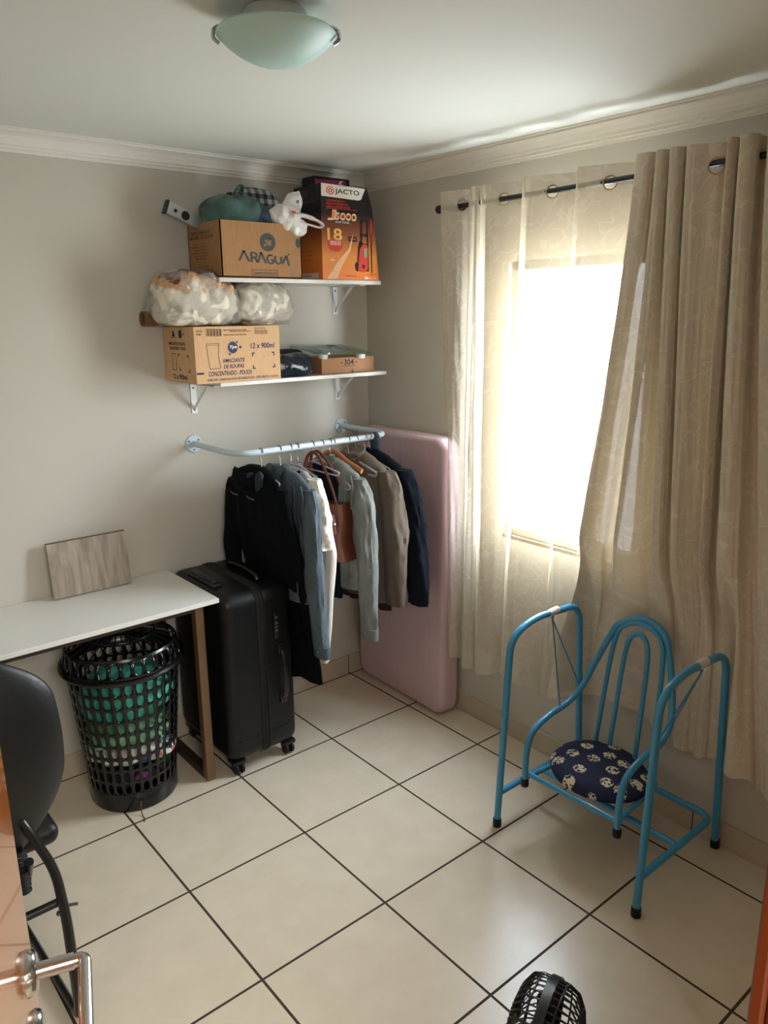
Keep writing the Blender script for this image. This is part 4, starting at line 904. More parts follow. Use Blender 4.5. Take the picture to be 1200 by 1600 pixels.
# ------------------------------------------------------------------ cot mattress
t = thing('cot_mattress', 'pink covered cot mattress standing on end against the window wall', 'mattress', (-.075, -.35, 0))
m = MB(); MM = Matrix.Translation((-.0735, -.356, .648)) @ Matrix.Rotation(math.radians(-1.6), 4, 'Z')
a = bmesh.new(); bmesh.ops.create_cube(a, size=1)
for v in a.verts: v.co = Vector((v.co.x*.108, v.co.y*.640, v.co.z*1.29))
vert = [e for e in a.edges if abs((e.verts[0].co-e.verts[1].co).normalized().x) > .9]
bmesh.ops.bevel(a, geom=vert, offset=.065, segments=8, affect='EDGES', profile=.5)
rim = [e for e in a.edges if len(e.link_faces) == 2 and any(abs(f.normal.x) > .9 for f in e.link_faces) and not all(abs(f.normal.x) > .9 for f in e.link_faces)]
a.normal_update()
rim = [e for e in a.edges if len(e.link_faces) == 2 and (abs(e.link_faces[0].normal.x) > .9) != (abs(e.link_faces[1].normal.x) > .9)]
bmesh.ops.bevel(a, geom=rim, offset=.028, segments=5, affect='EDGES', profile=.5)
m._merge(a, 0, MM); m.build('mattress_cover', M_pink, t, True)
m = MB(); ring = []
for k, (cy, cz, a0) in enumerate(((.3125-.065, .645-.065, 0), (-.3125+.065, .645-.065, 90), (-.3125+.065, -.645+.065, 180), (.3125-.065, -.645+.065, 270))):
    for q in range(7): a_ = math.radians(a0+15*q); ring.append(MM @ Vector((-.027, cy+.0652*math.cos(a_), cz+.0652*math.sin(a_))))
m.tube(ring, .0016, 6, closed=True); m.build('piping', M_pink, t, True)

# ------------------------------------------------------------------ desk
t = thing('desk', 'white topped desk with bronze metal frame against the back wall', 'desk', (-1.8, -.24, 0))
DXR, DZ, DYF = -1.100, .771, -.452
m = MB(); m.box((-2.52, DYF, DZ-.018), (DXR, -.003, DZ), .002, 2); m.build('desk_top', M_white, t)
for lx in (-1.168, -2.42):
    m = MB(); m.box((lx-.0175, -.418, .002), (lx+.0175, -.383, DZ-.018), .002, 1); m.build('leg', M_leg, t)
    m = MB(); m.box((lx-.0175, -.06, .002), (lx+.0175, -.025, DZ-.018), .002, 1); m.build('leg', M_legin, t)
    m = MB(); m.box((lx-.0175, -.383, .002), (lx+.0175, -.06, .037), .002, 1); m.build('leg_rail', M_legin, t); m = MB(); m.box((lx-.0175, -.383, DZ-.05), (lx+.0175, -.06, DZ-.018), .002, 1); m.build('leg_rail', M_legin, t)
m = MB(); m.box((-2.40, -.416, DZ-.045), (-1.186, -.390, DZ-.018), .001, 1); m.build('cross_rail', M_legin, t); m = MB(); m.box((-2.40, -.055, DZ-.10), (-1.186, -.030, DZ-.018), .001, 1); m.build('cross_rail', M_legin, t)
# laminate offcut leaning on the wall
t = thing('laminate_board', 'small grey wood-look board leaning on the wall upon the desk', 'board', (-1.43, -.04, DZ))
BM = Matrix.Translation((-1.433, -.052, DZ+.001)) @ Matrix.Rotation(math.radians(-6), 4, 'X')
m = MB(); m.box((-.150, -.016, .002), (.150, .0, .214), .0008, 1, xf=BM); m.build('board_face', M_greywood, t)
m = MB(); m.box((-.150, -.0155, .2142), (.150, -.0005, .2165), 0, xf=BM); m.build('raw_edge', M_brownedge, t)

# ------------------------------------------------------------------ laundry basket
BC = Vector((-1.420, -.262, 0))
t = thing('laundry_basket', 'black perforated plastic laundry basket under the desk', 'basket', tuple(BC))
def lattice(m, radf, z0, z1, cols, rows_, mu=.17, mv=.10, th0=0):
    """wall with rounded slots: one ring of faces around each hole"""
    cache = {}
    def V(th, z, dr=0):
        key = (round(th % (2*PI), 5), round(z, 5))
        if key not in cache:
            r = radf(z); cache[key] = m.bm.verts.new((BC.x+r*math.cos(th), BC.y+r*math.sin(th), z))
        return cache[key]
    dth = 2*PI/cols; dz = (z1-z0)/rows_
    for i in range(rows_):
        for j in range(cols):
            a0, b0 = j*dth+th0, z0+i*dz
            outer = [(0, 0), (.33, 0), (.67, 0), (1, 0), (1, .5), (1, 1), (.67, 1), (.33, 1), (0, 1), (0, .5)]
            l_, r_, b_, t_ = mu, 1-mu, mv, 1-mv
            inner = [(l_+.06, b_+.10), (.40, b_), (.60, b_), (r_-.06, b_+.10), (r_, .5), (r_-.06, t_-.10), (.60, t_), (.40, t_), (l_+.06, t_-.10), (l_, .5)]
            O = [V(a0+u*dth, b0+v*dz) for u, v in outer]; I = [V(a0+u*dth, b0+v*dz) for u, v in inner]
            for k in range(10): m.bm.faces.new((O[k], O[(k+1) % 10], I[(k+1) % 10], I[k]))
def solid(ob, th):
    md = ob.modifiers.new('thickness', 'SOLIDIFY'); md.thickness = th; md.offset = 0; return ob
rw = lambda z: .155+(.205-.155)*(z/.56)
m = MB(); lattice(m, rw, .075, .545, 32, 9); b = m.build('basket_wall', M_blackgloss, t, True); solid(b, .0035)
m = MB(); m.lathe([(.001, .006), (.145, .006), (.150, .002), (.160, .002), (.164, .012), (.164, .075), (.158, .080), (.152, .075), (.148, .012), (.001, .010)], tuple(BC), 64); m.build('basket_base', M_blackgloss, t, True)
m = MB(); m.lathe([(.200, .535), (.214, .540), (.226, .548), (.228, .556), (.222, .562), (.208, .560), (.203, .552), (.200, .535)], tuple(BC), 72); m.build('rim', M_blackgloss, t, True)
rl = lambda z: .214-.014*((z-.568)/.06)
m = MB(); lattice(m, rl, .568, .628, 32, 1); lid = m.build('lid', M_blackgloss, t, True); solid(lid, .0035)
m = MB(); m.lathe([(.206, .560), (.222, .563), (.226, .569), (.218, .574), (.210, .570), (.206, .560)], tuple(BC), 72); m.lathe([(.196, .624), (.204, .628), (.200, .636), (.190, .634), (.196, .624)], tuple(BC), 72); m.build('lid_rim', M_blackgloss, lid, True)
m = MB()
dome = lambda r: .634+.05*(1-(r/.196)**2)
for k in range(30):
    a = 2*PI*k/30; d_ = Vector((math.cos(a), math.sin(a), 0))
    m.tube([BC+d_*r+Vector((0, 0, dome(r))) for r in (.045, .08, .12, .16, .196)], [(.0025, .004)]*5, 6)
for rr_ in (.05, .125): m.tube([BC+Vector((rr_*math.cos(2*PI*k/40), rr_*math.sin(2*PI*k/40), dome(rr_))) for k in range(40)], [(.004, .006)]*40, 6, closed=True)
m.lathe([(.0001, .686), (.048, .683), (.048, .679), (.0001, .681)], tuple(BC), 32)
m.build('lid_dome', M_blackgloss, lid, True)
# laundry inside
def cloth(name, label, c, rad, M_, seed, cat='clothing', e=.9, z0=.02):
    m = MB(); blob(m, c, rad, e, .18, 10, seed, z0, 48, 28, sharp=True); return tag(m.build(name, M_, None, True), label, cat)
cloth('teal_towel', 'teal cloth filling the upper part of the laundry basket', (BC.x+.005, BC.y-.008, .425), (.172, .166, .105), M_teal, 41)
cloth('green_cloth', 'green cloth in the middle of the laundry basket', (BC.x-.0, BC.y, .285), (.165, .165, .055), M_greencloth, 43)
cloth('printed_cloth', 'pink and white printed cloth low in the laundry basket', (BC.x, BC.y, .200), (.158, .158, .045), M_printcloth, 45)
cloth('dark_cloth', 'black cloth with purple bits at bottom of the laundry basket', (BC.x, BC.y, .105), (.132, .132, .060), M_dark, 47)
cloth('purple_cloth', 'small purple cloth against the basket wall near the bottom', (BC.x-.015, BC.y-.128, .12), (.035, .018, .018), M_purple, 48)
m = MB(); m.tube(smooth_path([(-1.463, -.423, .045), (-1.470, -.44, .02), (-1.472, -.452, .003), (-1.474, -.475, .0025), (-1.482, -.492, .0025)], 6), .002, 8)
tag(m.build('brown_cord', M_brownedge, None, True), 'short brown cord trailing on the floor from the basket', 'cord')

# ------------------------------------------------------------------ suitcase
t = thing('suitcase', 'large black hard-shell suitcase standing on its wheels beside the desk', 'suitcase', (-.95, -.25, 0))
SX0, SX1, SY0, SY1, SZ0, SZ1 = -1.102, -.785, -.480, -.012, .058, .778
xm0, xm1 = -.962, -.922
def shell(x0, x1, name):
    a = bmesh.new(); bmesh.ops.create_cube(a, size=1)
    for v in a.verts: v.co = Vector(((x0+x1)/2+v.co.x*(x1-x0), (SY0+SY1)/2+v.co.y*(SY1-SY0), (SZ0+SZ1)/2+v.co.z*(SZ1-SZ0)))
    ve = [e for e in a.edges if abs((e.verts[0].co-e.verts[1].co).normalized().x) > .9]
    bmesh.ops.bevel(a, geom=ve, offset=.06, segments=8, affect='EDGES', profile=.5)
    a.normal_update(); out = -1 if x0 == SX0 else 1
    rim = [e for e in a.edges if len(e.link_faces) == 2 and any(f.normal.x*out > .9 for f in e.link_faces) and not all(f.normal.x*out > .9 for f in e.link_faces)]
    bmesh.ops.bevel(a, geom=rim, offset=.045, segments=6, affect='EDGES', profile=.5)
    m = MB(); m._merge(a); return m.build(name, M_shell, t, True)
s1 = shell(SX0, xm0, 'shell'); s2 = shell(xm1, SX1, 'shell')
def roundrect(x, g, rr_=.06, n=8):
    out = []
    for cy, cz, a0 in ((SY1-rr_, SZ1-rr_, 0), (SY0+rr_, SZ1-rr_, 90), (SY0+rr_, SZ0+rr_, 180), (SY1-rr_, SZ0+rr_, 270)):
        for q in range(n+1): a_ = math.radians(a0+90*q/n); out.append(Vector((x, cy+(rr_+g)*math.cos(a_), cz+(rr_+g)*math.sin(a_))))
    return out
m = MB(); m.loft([roundrect(x, g) for x, g in ((xm0-.002, -.002), (xm0+.004, .004), (xm0+.008, -.001), ((xm0+xm1)/2-.004, .001), ((xm0+xm1)/2, .006), ((xm0+xm1)/2+.004, .001), (xm1-.008, -.001), (xm1-.004, .004), (xm1+.002, -.002))]); m.build('zip_band', M_zip, t, True)
# horizontal groove ribs low on both shells
for x0, x1, p in ((SX0+.03, xm0-.004, s1), (xm1+.004, SX1-.03, s2)):
    m = MB(); m.tube([(x0, SY0-.0005, .155), (x1, SY0-.0005, .155 if p is s1 else .165)], .0016, 6); m.build('rib', M_shell, p, True)
m = MB(); m.box((-.888, SY0-.010, .555), (-.865, SY0+.004, .665), .004, 2); lk = m.build('combination_lock', M_black, t, True)
m = MB()
for k in range(3): m.box((-.882, SY0-.0125, .585+k*.016), (-.871, SY0-.008, .594+k*.016), .001, 1)
m.box((-.8815, SY0-.0115, .64), (-.8715, SY0-.009, .652)); m.build('dial', M_steel, lk)
m = MB(); m.tube(smooth_path([(-.855, SY0+.004, .505), (-.855, SY0-.018, .49), (-.855, SY0-.032, .43), (-.855, SY0-.032, .36), (-.855, SY0-.018, .30), (-.855, SY0+.004, .285)], 6), [(.011, .005)]*31, 12)
for z in (.505, .285): m.box((-.871, SY0-.008, z-.022), (-.839, SY0+.004, z+.022), .004, 2)
m.build('side_handle', M_black, t, True)
m = MB(); m.tube(smooth_path([(-.885, -.38, SZ1-.004), (-.885, -.36, SZ1+.018), (-.885, -.26, SZ1+.026), (-.885, -.16, SZ1+.018), (-.885, -.14, SZ1-.004)], 6), [(.013, .006)]*25, 12); m.build('top_handle', M_black, t, True)
m = MB(); m.box((-1.075, -.36, SZ1-.004), (-1.035, -.13, SZ1+.014), .006, 3); m.box((-1.07, -.345, SZ1+.010), (-1.042, -.145, SZ1+.024), .006, 3); m.build('telescopic_handle', M_black, t, True)
for x in (-1.060, -.822):
    for y in (SY0+.045, SY1-.045):
        m = MB(); m.box((x-.028, y-.03, .046), (x+.028, y+.03, .066), .006, 2); m.box((x-.022, y-.012, .028), (x+.022, y+.018, .05), .006, 2)
        w = m.build('wheel_housing', M_black, t, True)
        m = MB()
        for s_ in (-.013, .013): m.lathe([(.0001, -.008), (.018, -.008), (.0245, -.004), (.0245, .004), (.018, .008), (.0001, .008)], (x+s_, y-.008, .0255), 28, xf=Matrix.Rotation(PI/2, 4, 'Y'))
        m.build('wheel', M_rubber, w, True)

# ------------------------------------------------------------------ office chair (left edge)
t = thing('office_chair', 'black padded chair with tubular frame at the left, facing the desk', 'chair', (-2.1, -.9, 0))
m = MB(); rows = []
for i in range(29):
    s_ = i/28; z = .475+.545*s_; prof_w = .225*math.sin(min(1, s_*1.9+.22)*PI/2)**.7*(1-max(0, (s_-.72)/.28)**2.4*.55)*(0.86+.14*math.sin(s_*PI))
    th_ = .032*(math.sin(max(.03, min(.97, s_))*PI)**.35); cy = -1.085-.035*s_+.035*(2*s_-1)**2
    ring = []
    for j in range(32):
        a_ = 2*PI*j/32; c, s2_ = math.cos(a_), math.sin(a_); xx = prof_w*math.copysign(abs(c)**.75, c)
        ring.append(Vector((-2.10+xx, cy-.045*(xx/.225)**2*-1+th_*math.copysign(abs(s2_)**.8, s2_), z)))
    rows.append(ring)
m.loft(rows); m.build('backrest', M_leather, t, True)
m = MB(); m.box((-2.32, -1.02, .43), (-1.90, -.60, .49), .028, 5); m.build('seat', M_leather, t, True)
for sx in (1, -1):
    X = lambda x: -2.10+sx*(x+2.10)
    m = MB(); m.tube(fillet([(X(-2.02), -1.055, .62), (X(-1.995), -1.105, .56), (X(-1.952), -1.125, .44), (X(-1.945), -1.145, .30), (X(-1.953), -1.190, .016), (X(-1.975), -.66, .016)], .05, 8), [(.010, .016)]*34, 12); m.build('frame_tube', M_blackmetal, t, True)
m = MB(); m.tube([(-2.255, -1.11, .33), (-1.945, -1.11, .33)], .011, 12); m.tube([(-2.0, -1.08, .46), (-2.0, -1.0, .33), (-2.0, -.75, .36)], .012, 10); m.tube([(-2.25, -.95, .42), (-1.94, -.95, .42)], .011, 10); m.build('seat_bracket', M_blackmetal, t, True)
m = MB(); 
for k in range(9): m.lathe([(.010, -.006), (.020, 0), (.010, .006)], (-2.018, -1.065, .455-.014*k+.03), 16)
m.build('bellows', M_rubber, t, True)
m = MB(); m.tube([(-1.955, -1.135, .335), (-1.915, -1.155, .335)], .004, 8); m.lathe([(.0001, .008), (.007, .006), (.008, 0)], (-1.957, -1.13, .31), 10); m.build('bolt', M_steel, t, True)

# ------------------------------------------------------------------ small fan (bottom edge)
t = thing('floor_fan', 'small black caged fan on the floor at the bottom edge', 'fan', (-1.205, -2.12, 0))
FC = Vector((-1.195, -2.100, .176)); ax = Vector((-.36, .93, .04)).normalized(); FM = Matrix.Translation(FC) @ ax.to_track_quat('Z', 'X').to_matrix().to_4x4()
def ringt(m, r, z, tr, seg=64, tw=None):
    m.tube([FM @ Vector((r*math.cos(2*PI*k/seg), r*math.sin(2*PI*k/seg), z)) for k in range(seg)], tr if tw is None else [(tr, tw)]*seg, 8, closed=True)
def cage(zs, name):
    m = MB()
    for k in range(44):
        a_ = 2*PI*k/44; c, s_ = math.cos(a_), math.sin(a_)
        m.tube([FM @ Vector((r*c, r*s_, z)) for r, z in zs], .0022, 6)
    for r, z in zs[1:-1:2]: ringt(m, r, z, .0022)
    m.lathe([(.0001, zs[-1][1]*1.06), (.03, zs[-1][1]*1.05), (.034, zs[-1][1]*.98), (.0001, zs[-1][1]*.95)], (0, 0, 0), 28, xf=FM)
    return m.build(name, M_black, t, True)
cage([(.134, .006), (.134, .030), (.127, .052), (.105, .066), (.08, .073), (.03, .076)], 'front_grille')
cage([(.134, -.006), (.132, -.030), (.122, -.055), (.097, -.072), (.07, -.080), (.03, -.084)], 'rear_grille')
m = MB(); m.lathe([(.133, -.011), (.140, -.011), (.140, .011), (.133, .011), (.133, -.011)], (0, 0, 0), 64, xf=FM); m.build('clamp_ring', M_blackmetal, t, True)
m = MB(); m.lathe([(.0001, .04), (.028, .034), (.03, -.02), (.03, -.0)], (0, 0, 0), 24, xf=FM)
for k in range(3):
    a0 = 2*PI*k/3; rows = [[FM @ Vector((r*math.cos(a0+q*.9*(.5+r*4)), r*math.sin(a0+q*.9*(.5+r*4)), .022-.04*q)) for q in (0, .25, .5, .75, 1)] for r in (.025, .06, .095, .125)]
    m.grid(rows)
m.build('blades', M_black, t, True)
m = MB(); m.lathe([(.0001, -.07), (.038, -.07), (.04, -.10), (.03, -.135), (.0001, -.14)], (0, 0, 0), 28, xf=FM); m.build('motor', M_black, t, True)
bc = FM @ Vector((0, 0, -.105)); m = MB(); m.tube([(bc.x, bc.y, .02), (bc.x, bc.y, .185)], .014, 14); m.lathe([(.0001, .03), (.03, .028), (.085, .018), (.095, .002), (.0001, .002)], (bc.x, bc.y, 0), 40); m.build('stand', M_black, t, True)

# ------------------------------------------------------------------ child's swing seat
t = thing('swing_seat_frame', 'light blue tubular stand of the child swing seat by the curtain', 'swing', (-.27, -1.635, 0))
TR = .0125
def side_path(y, yt, s):      # leg foot front -> top rail -> leg foot back
    return fillet([(-.514, y, .012), (-.462, yt, .72), (-.34, yt, .760), (-.075, yt, .745), (-.028, y, .012)], {1: .10, 2: .10, 3: .075}, 8)
for y, yt in ((-1.352, -1.345), (-1.922, -1.915)):
    m = MB(); m.tube(side_path(y, yt, 1), TR, 16); f = m.build('side_frame', M_blue, t, True)
    for x in (-.514, -.028):
        m = MB(); m.lathe([(.0001, .001), (.0150, .001), (.0158, .006), (.0150, .032), (.0128, .034)], (x+.001, y, 0), 20); m.build('rubber_foot', M_rubber, f, True)
    m = MB(); k = Vector((-.235, yt, .757)); m.tube([k+Vector((-.026, 0, -.0015)), k+Vector((.026, 0, .001))], TR+.0012, 16); m.build('paper_sticker', M_paperlabel, f, True)
m = MB(); m.tube(fillet([(-.497, -1.352, .134), (-.068, -1.352, .134), (-.068, -1.922, .138), (-.497, -1.922, .134)], .055, 8), TR*.92, 16); m.build('base_rail', M_blue, t, True)
m = MB(); m.tube([(-.275, -1.352, .134), (-.285, -1.922, .134)], TR*.85, 16); m.build('cross_tube', M_blue, t, True)

t = thing('swing_chair', 'light blue hanging child chair with looped back inside its stand', 'swing chair', (-.28, -1.61, .2))
# world points measured on the chair; near side y=-1.80, far side y=-1.43
def arm(y, yin, dx, dz):
    return [(-.462+dx, y, .198+dz), (-.458+dx, y, .32+dz), (-.425+dx, y, .385+dz), (-.34+dx, y, .415+dz), (-.235+dx, y, .428+dz), (-.165+dx, y+(yin-y)*.06, .475+dz), (-.130+dx, y+(yin-y)*.18, .56+dz), (-.098+dx, y+(yin-y)*.38, .67+dz)]
aL = arm(-1.430, -1.61, .0, 0); aR = arm(-1.800, -1.61, .01, 0)
top = [(-.082, -1.525, .725), (-.070, -1.615, .765), (-.080, -1.70, .735)]
path = smooth_path(aL+top+aR[::-1], 6)
m = MB(); m.tube(path, TR*.9, 14); m.build('arm_and_back_loop', M_blue, t, True)
for p in (aL[0], aR[0]):
    m = MB(); m.lathe([(.0001, -.014), (.0135, -.014), (.014, -.006), (.0135, .014), (.0115, .016)], p, 18); m.build('end_cap', M_rubber, t, True)
def backloop(hw, zt, y0, xo):
    zb = .225; xb = -.155
    def pt(y, z): f = (z-zb)/(.765-zb); return (xb+(xo-xb)*f, y, z)
    yb0, yb1 = y0+hw*1.15, y0-hw*1.15
    return smooth_path([pt(yb0, zb), pt(y0+hw*1.1, .42), pt(y0+hw, zt-.11), pt(y0+hw*.75, zt-.03), pt(y0, zt), pt(y0-hw*.75, zt-.03), pt(y0-hw, zt-.11), pt(y0-hw*1.1, .42), pt(yb1, zb)], 8)
m = MB(); m.tube(backloop(.098, .748, -1.612, -.078), .0085, 12); m.build('back_loop', M_blue, t, True)
m = MB(); m.tube(backloop(.046, .715, -1.612, -.086), .0085, 12); m.build('back_loop', M_blue, t, True)
m = MB(); m.tube([(-.450, -1.430, .228), (-.442, -1.800, .228)], .010, 12); m.tube(fillet([(-.450, -1.445, .226), (-.155, -1.47, .226), (-.150, -1.765, .226), (-.442, -1.79, .226)], .04, 6), .009, 12); m.tube([(-.28, -1.46, .226), (-.28, -1.78, .226)], .008, 10); m.build('seat_frame', M_blue, t, True)
m = MB(); CSM = Matrix.Translation((-.278, -1.608, .240)) @ Matrix.Rotation(.05, 4, 'X')
m.lathe([(.0001, -.004), (.16, -.004), (.172, .004), (.174, .016), (.160, .034), (.12, .044), (.06, .048), (.0001, .049)], (0, 0, 0), 64, xf=CSM @ Matrix.Scale(.93, 4, (1, 0, 0))); m.build('seat_cushion', M_rose, t, True)
for y, yt in ((-1.430, -1.345), (-1.800, -1.915)):
    hk = Vector((-.235, yt, .740)); m = MB(); m.tube([hk+Vector((.0, 0, .01)), hk+Vector((.006, 0, -.006)), hk+Vector((0, 0, -.016)), hk+Vector((-.006, 0, -.006)), hk], .0025, 8)
    m.tube([hk+Vector((0, 0, -.014)), (-.28+(.01 if y < -1.6 else 0), y, .428)], .0026, 8); m.tube([hk+Vector((0, 0, -.014)), (-.17+(.01 if y < -1.6 else 0), y-.0, .475)], .0026, 8)
    m.build('hanging_wire', M_bluewire, t, True)

# ------------------------------------------------------------------ curtains
CRX, CRZ = -.12, 2.208
t = thing('curtain_rod', 'black curtain rod above the window with ball finial', 'rod', (CRX, -1.5, CRZ))
m = MB(); m.tube([(CRX, -.640, CRZ-.004), (CRX, -2.42, CRZ+.012)], .0095, 16); m.build('rod', M_blackmetal, t, True)
for y, zz in ((-.618, -.004), (-2.44, .012)):
    m = MB(); m.lathe([(.0001, -.017), (.010, -.014), (.016, -.006), (.0165, .004), (.010, .013), (.006, .018), (.011, .021), (.011, .026), (.0001, .028)], (CRX, y, CRZ+zz), 24, xf=Matrix.Rotation(PI/2*(1 if y > -1 else -1), 4, 'X')); m.build('finial', M_blackgloss, t, True)
for y in (-.70, -2.38):
    m = MB(); m.tube([(0, y, CRZ), (CRX, y, CRZ-.012)], .007, 12); m.lathe([(.0001, .006), (.022, .005), (.024, 0)], (0, y, CRZ), 24, xf=Matrix.Rotation(-PI/2, 4, 'Y')); m.build('bracket', M_blackmetal, t, True)

def curtain(name, label, cols, zt, zb, eyelets, seed, power=1.0, tauter=None, cloth=None):
    """cols: (s, y_top, x_top, y_bottom, x_bottom, bottom drop)"""
    t = thing(name, label, 'curtain', (CRX, (cols[0][1]+cols[-1][1])/2, zt), 0, 'window curtain panels')
    # dense resample along cloth
    C = []; nsub = 14
    for i in range(len(cols)-1):
        a0 = cols[max(i-1, 0)]; A = cols[i]; B = cols[i+1]; b1 = cols[min(i+2, len(cols)-1)]
        for j in range(nsub):
            t_ = j/nsub; C.append([0.5*((2*A[k])+(B[k]-a0[k])*t_*.9+(2*a0[k]-5*A[k]+4*B[k]-b1[k])*t_**2*1.0*(.9 if 0 else 1)+(3*A[k]-a0[k]-3*B[k]+b1[k])*t_**3) if True else 0 for k in range(5)])
    C.append(list(cols[-1][:5]))
    zs = []
    z = zt
    while z > zt-.115: zs.append(z); z -= .0045
    N = 70
    for k in range(N+1): zs.append(z+(zb-z)*k/N)
    rows = []; L = [0]
    for a, b in zip(C, C[1:]): L.append(L[-1]+math.hypot(b[0]-a[0], b[1]-a[1])+1e-5)
    for z in zs:
        f = (zt-z)/(zt-zb); g = f**power; row = []
        for j, c in enumerate(C):
            y = c[0]+(c[2]-c[0])*g; x = c[1]+(c[3]-c[1])*g
            wob = .010*f*nz((j*.05+seed, z*2.0, 0))+.004*min(1, f*4)*nz((j*.15, z*5+seed, 3))
            x += wob; y += .006*f*nz((j*.06+seed, z*1.5, 7))
            zz = z-(c[4]*f**6)+.0
            if tauter: x, y = tauter(x, y, zz)
            x = min(x, -.013)
            row.append((x, y, zz))
        rows.append(row)
    m = MB(); bm = m.bm; uv = bm.loops.layers.uv.new('UVMap')
    V = [[bm.verts.new(p) for p in row] for row in rows]
    for i in range(len(rows)-1):
        for j in range(len(C)-1):
            cx = sum((V[i][j].co, V[i][j+1].co, V[i+1][j].co, V[i+1][j+1].co), Vector())/4
            if i < 24 and any(math.hypot(L[j]-e[1], cx.z-e[2]) < .0205 for e in eyes(eyelets, C, L)): continue
            f_ = bm.faces.new((V[i][j], V[i][j+1], V[i+1][j+1], V[i+1][j])); f_.smooth = True
            for lp, (ii, jj) in zip(f_.loops, ((i, j), (i, j+1), (i+1, j+1), (i+1, j))): lp[uv].uv = (L[jj], zs[ii])
    me = bpy.data.meshes.new('curtain_cloth'); bmesh.ops.recalc_face_normals(bm, faces=list(bm.faces)); bm.to_mesh(me); bm.free()
    link_mesh('curtain_cloth', me, cloth or M_curtain, t)
    # heading band hem and eyelet rings
    for j, s0, ez in eyes(eyelets, C, L):
        c = C[j]; c2 = C[min(j+2, len(C)-1)]; c1 = C[max(j-2, 0)]; dv = Vector((c2[1]-c1[1], c2[0]-c1[0], 0)).normalized(); nn = Vector((dv.y, -dv.x, 0))
        m = MB(); cc = Vector((c[1], c[0], ez)); m.tube([cc+dv*.0215*math.cos(q*PI/14)+Vector((0, 0, 1))*.0215*math.sin(q*PI/14) for q in range(28)], [(.0035, .0022)]*28, 6, closed=True)
        m.build('eyelet', M_eyelet, t, True)
    return t
M_eyelet = mat('beige_eyelet_ring', rgb(190, 172, 140), .4)
def eyes(elist, C, L):
    out = []
    for ye in elist:
        j = min(range(len(C)), key=lambda k: abs(C[k][0]-ye)+abs(C[k][1]-CRX)*1.0); out.append((j, L[j], CRZ-.002))
    return out
def taut(x, y, z):
    # below the chair top the cloth is pushed back towards the wall by the chair and stand
    k = max(0, min(1, (1.05-z)/.35)); k = k*k*(3-2*k)
    inside = max(0, min(1, (y+1.955)/.06)) * max(0, min(1, (-1.27-y)/.06))
    tx_ = -.038+(x+.12)*.32
    x2 = x+(tx_-x)*k*inside
    for ly in (-1.352, -1.922):
        g = math.exp(-((y-ly)/.028)**2)*k; x2 = x2+(-.014-x2)*g
    k2 = max(0, min(1, (1.42-z)/.1)); y = min(y, y+(-.688-y)*k2) if y > -.688 else y
    return x2, y
LF = [  # left panel: y_top, x_top, y_bot, x_bot, drop
 (-.655, -.150, -.690, -.110, 0), (-.700, -.140, -.702, -.115, 0), (-.745, -.122, -.715, -.095, 0), (-.775, -.088, -.730, -.060, .03), (-.800, -.120, -.750, -.095, .03), (-.812, -.155, -.775, -.115, .03),
 (-.838, -.140, -.800, -.085, .03), (-.846, -.100, -.815, -.055, .03), (-.862, -.142, -.835, -.095, .02), (-.885, -.156, -.865, -.115, .02), (-.955, -.120, -.920, -.095, .01), (-1.030, -.084, -.965, -.055, -.02),
 (-1.052, -.110, -.985, -.09, -.03), (-1.072, -.157, -1.01, -.120, -.03), (-1.110, -.146, -1.05, -.10, .0), (-1.173, -.120, -1.11, -.075, .0), (-1.255, -.084, -1.16, -.050, -.01), (-1.278, -.112, -1.18, -.075, -.01),
 (-1.300, -.157, -1.20, -.095, .0), (-1.340, -.145, -1.23, -.08, .0), (-1.402, -.120, -1.28, -.04, .0), (-1.480, -.086, -1.32, -.030, .0), (-1.505, -.096, -1.35, -.030, .0)]
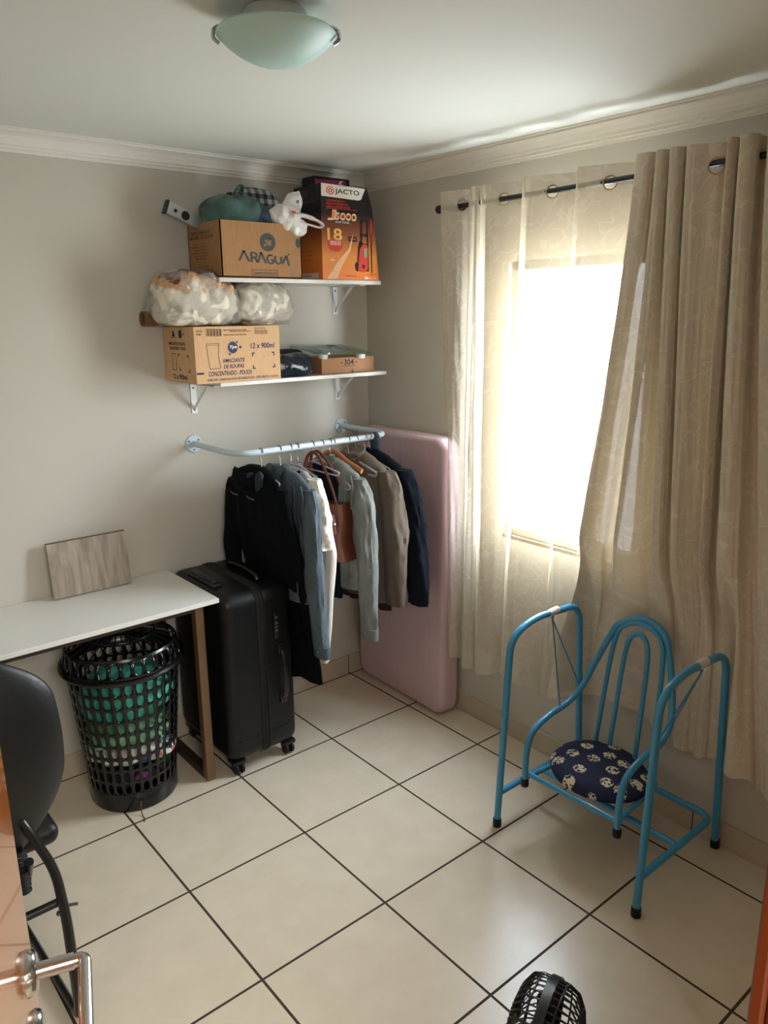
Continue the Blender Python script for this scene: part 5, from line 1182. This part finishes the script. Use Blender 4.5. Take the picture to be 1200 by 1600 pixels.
curtain('curtain', 'left cream patterned curtain panel with daylight shining through', LF, 2.262, .312, [-.745, -.955, -1.173, -1.402], 3.3, 1.0, taut)
RF = [
 (-1.535, -.100, -1.265, -.045, .03), (-1.510, -.135, -1.235, -.065, .03), (-1.520, -.165, -1.225, -.085, .03), (-1.552, -.170, -1.265, -.085, .02), (-1.572, -.150, -1.335, -.075, .0), (-1.572, -.095, -1.36, -.05, -.01), (-1.590, -.092, -1.39, -.045, -.02), (-1.588, -.165, -1.42, -.065, -.03),
 (-1.605, -.172, -1.49, -.080, -.03), (-1.618, -.150, -1.57, -.070, -.03), (-1.614, -.095, -1.61, -.050, -.03), (-1.634, -.095, -1.650, -.050, -.0), (-1.632, -.165, -1.665, -.080, .01), (-1.652, -.172, -1.700, -.090, .02), (-1.668, -.150, -1.712, -.075, .03), (-1.664, -.10, -1.715, -.05, .03),
 (-1.680, -.108, -1.735, -.05, .03), (-1.682, -.160, -1.740, -.085, .04), (-1.705, -.158, -1.765, -.09, .04), (-1.735, -.135, -1.780, -.075, .04), (-1.760, -.120, -1.79, -.05, .04), (-1.795, -.088, -1.805, -.045, .04),
 (-1.797, -.140, -1.815, -.08, .04), (-1.808, -.172, -1.835, -.095, .04), (-1.825, -.150, -1.850, -.075, .03), (-1.822, -.095, -1.858, -.045, .03), (-1.842, -.095, -1.880, -.050, .03), (-1.840, -.165, -1.905, -.10, .0), (-1.860, -.172, -1.955, -.125, -.01), (-1.880, -.150, -2.00, -.13, -.01),
 (-1.878, -.095, -2.04, -.115, -.02), (-1.900, -.100, -2.06, -.09, .02), (-1.915, -.160, -2.08, -.09, .02), (-1.975, -.140, -2.12, -.12, .02), (-2.04, -.100, -2.17, -.10, .02), (-2.10, -.15, -2.21, -.13, .02), (-2.16, -.10, -2.26, -.1, .02), (-2.24, -.15, -2.31, -.12, .02), (-2.33, -.12, -2.36, -.10, .02)]
curtain('curtain', 'right cream curtain panel gathered in folds, swept left at its bottom', RF, 2.268, .345, [-1.755], 8.1, 1.35, taut, M_curtain_dense)
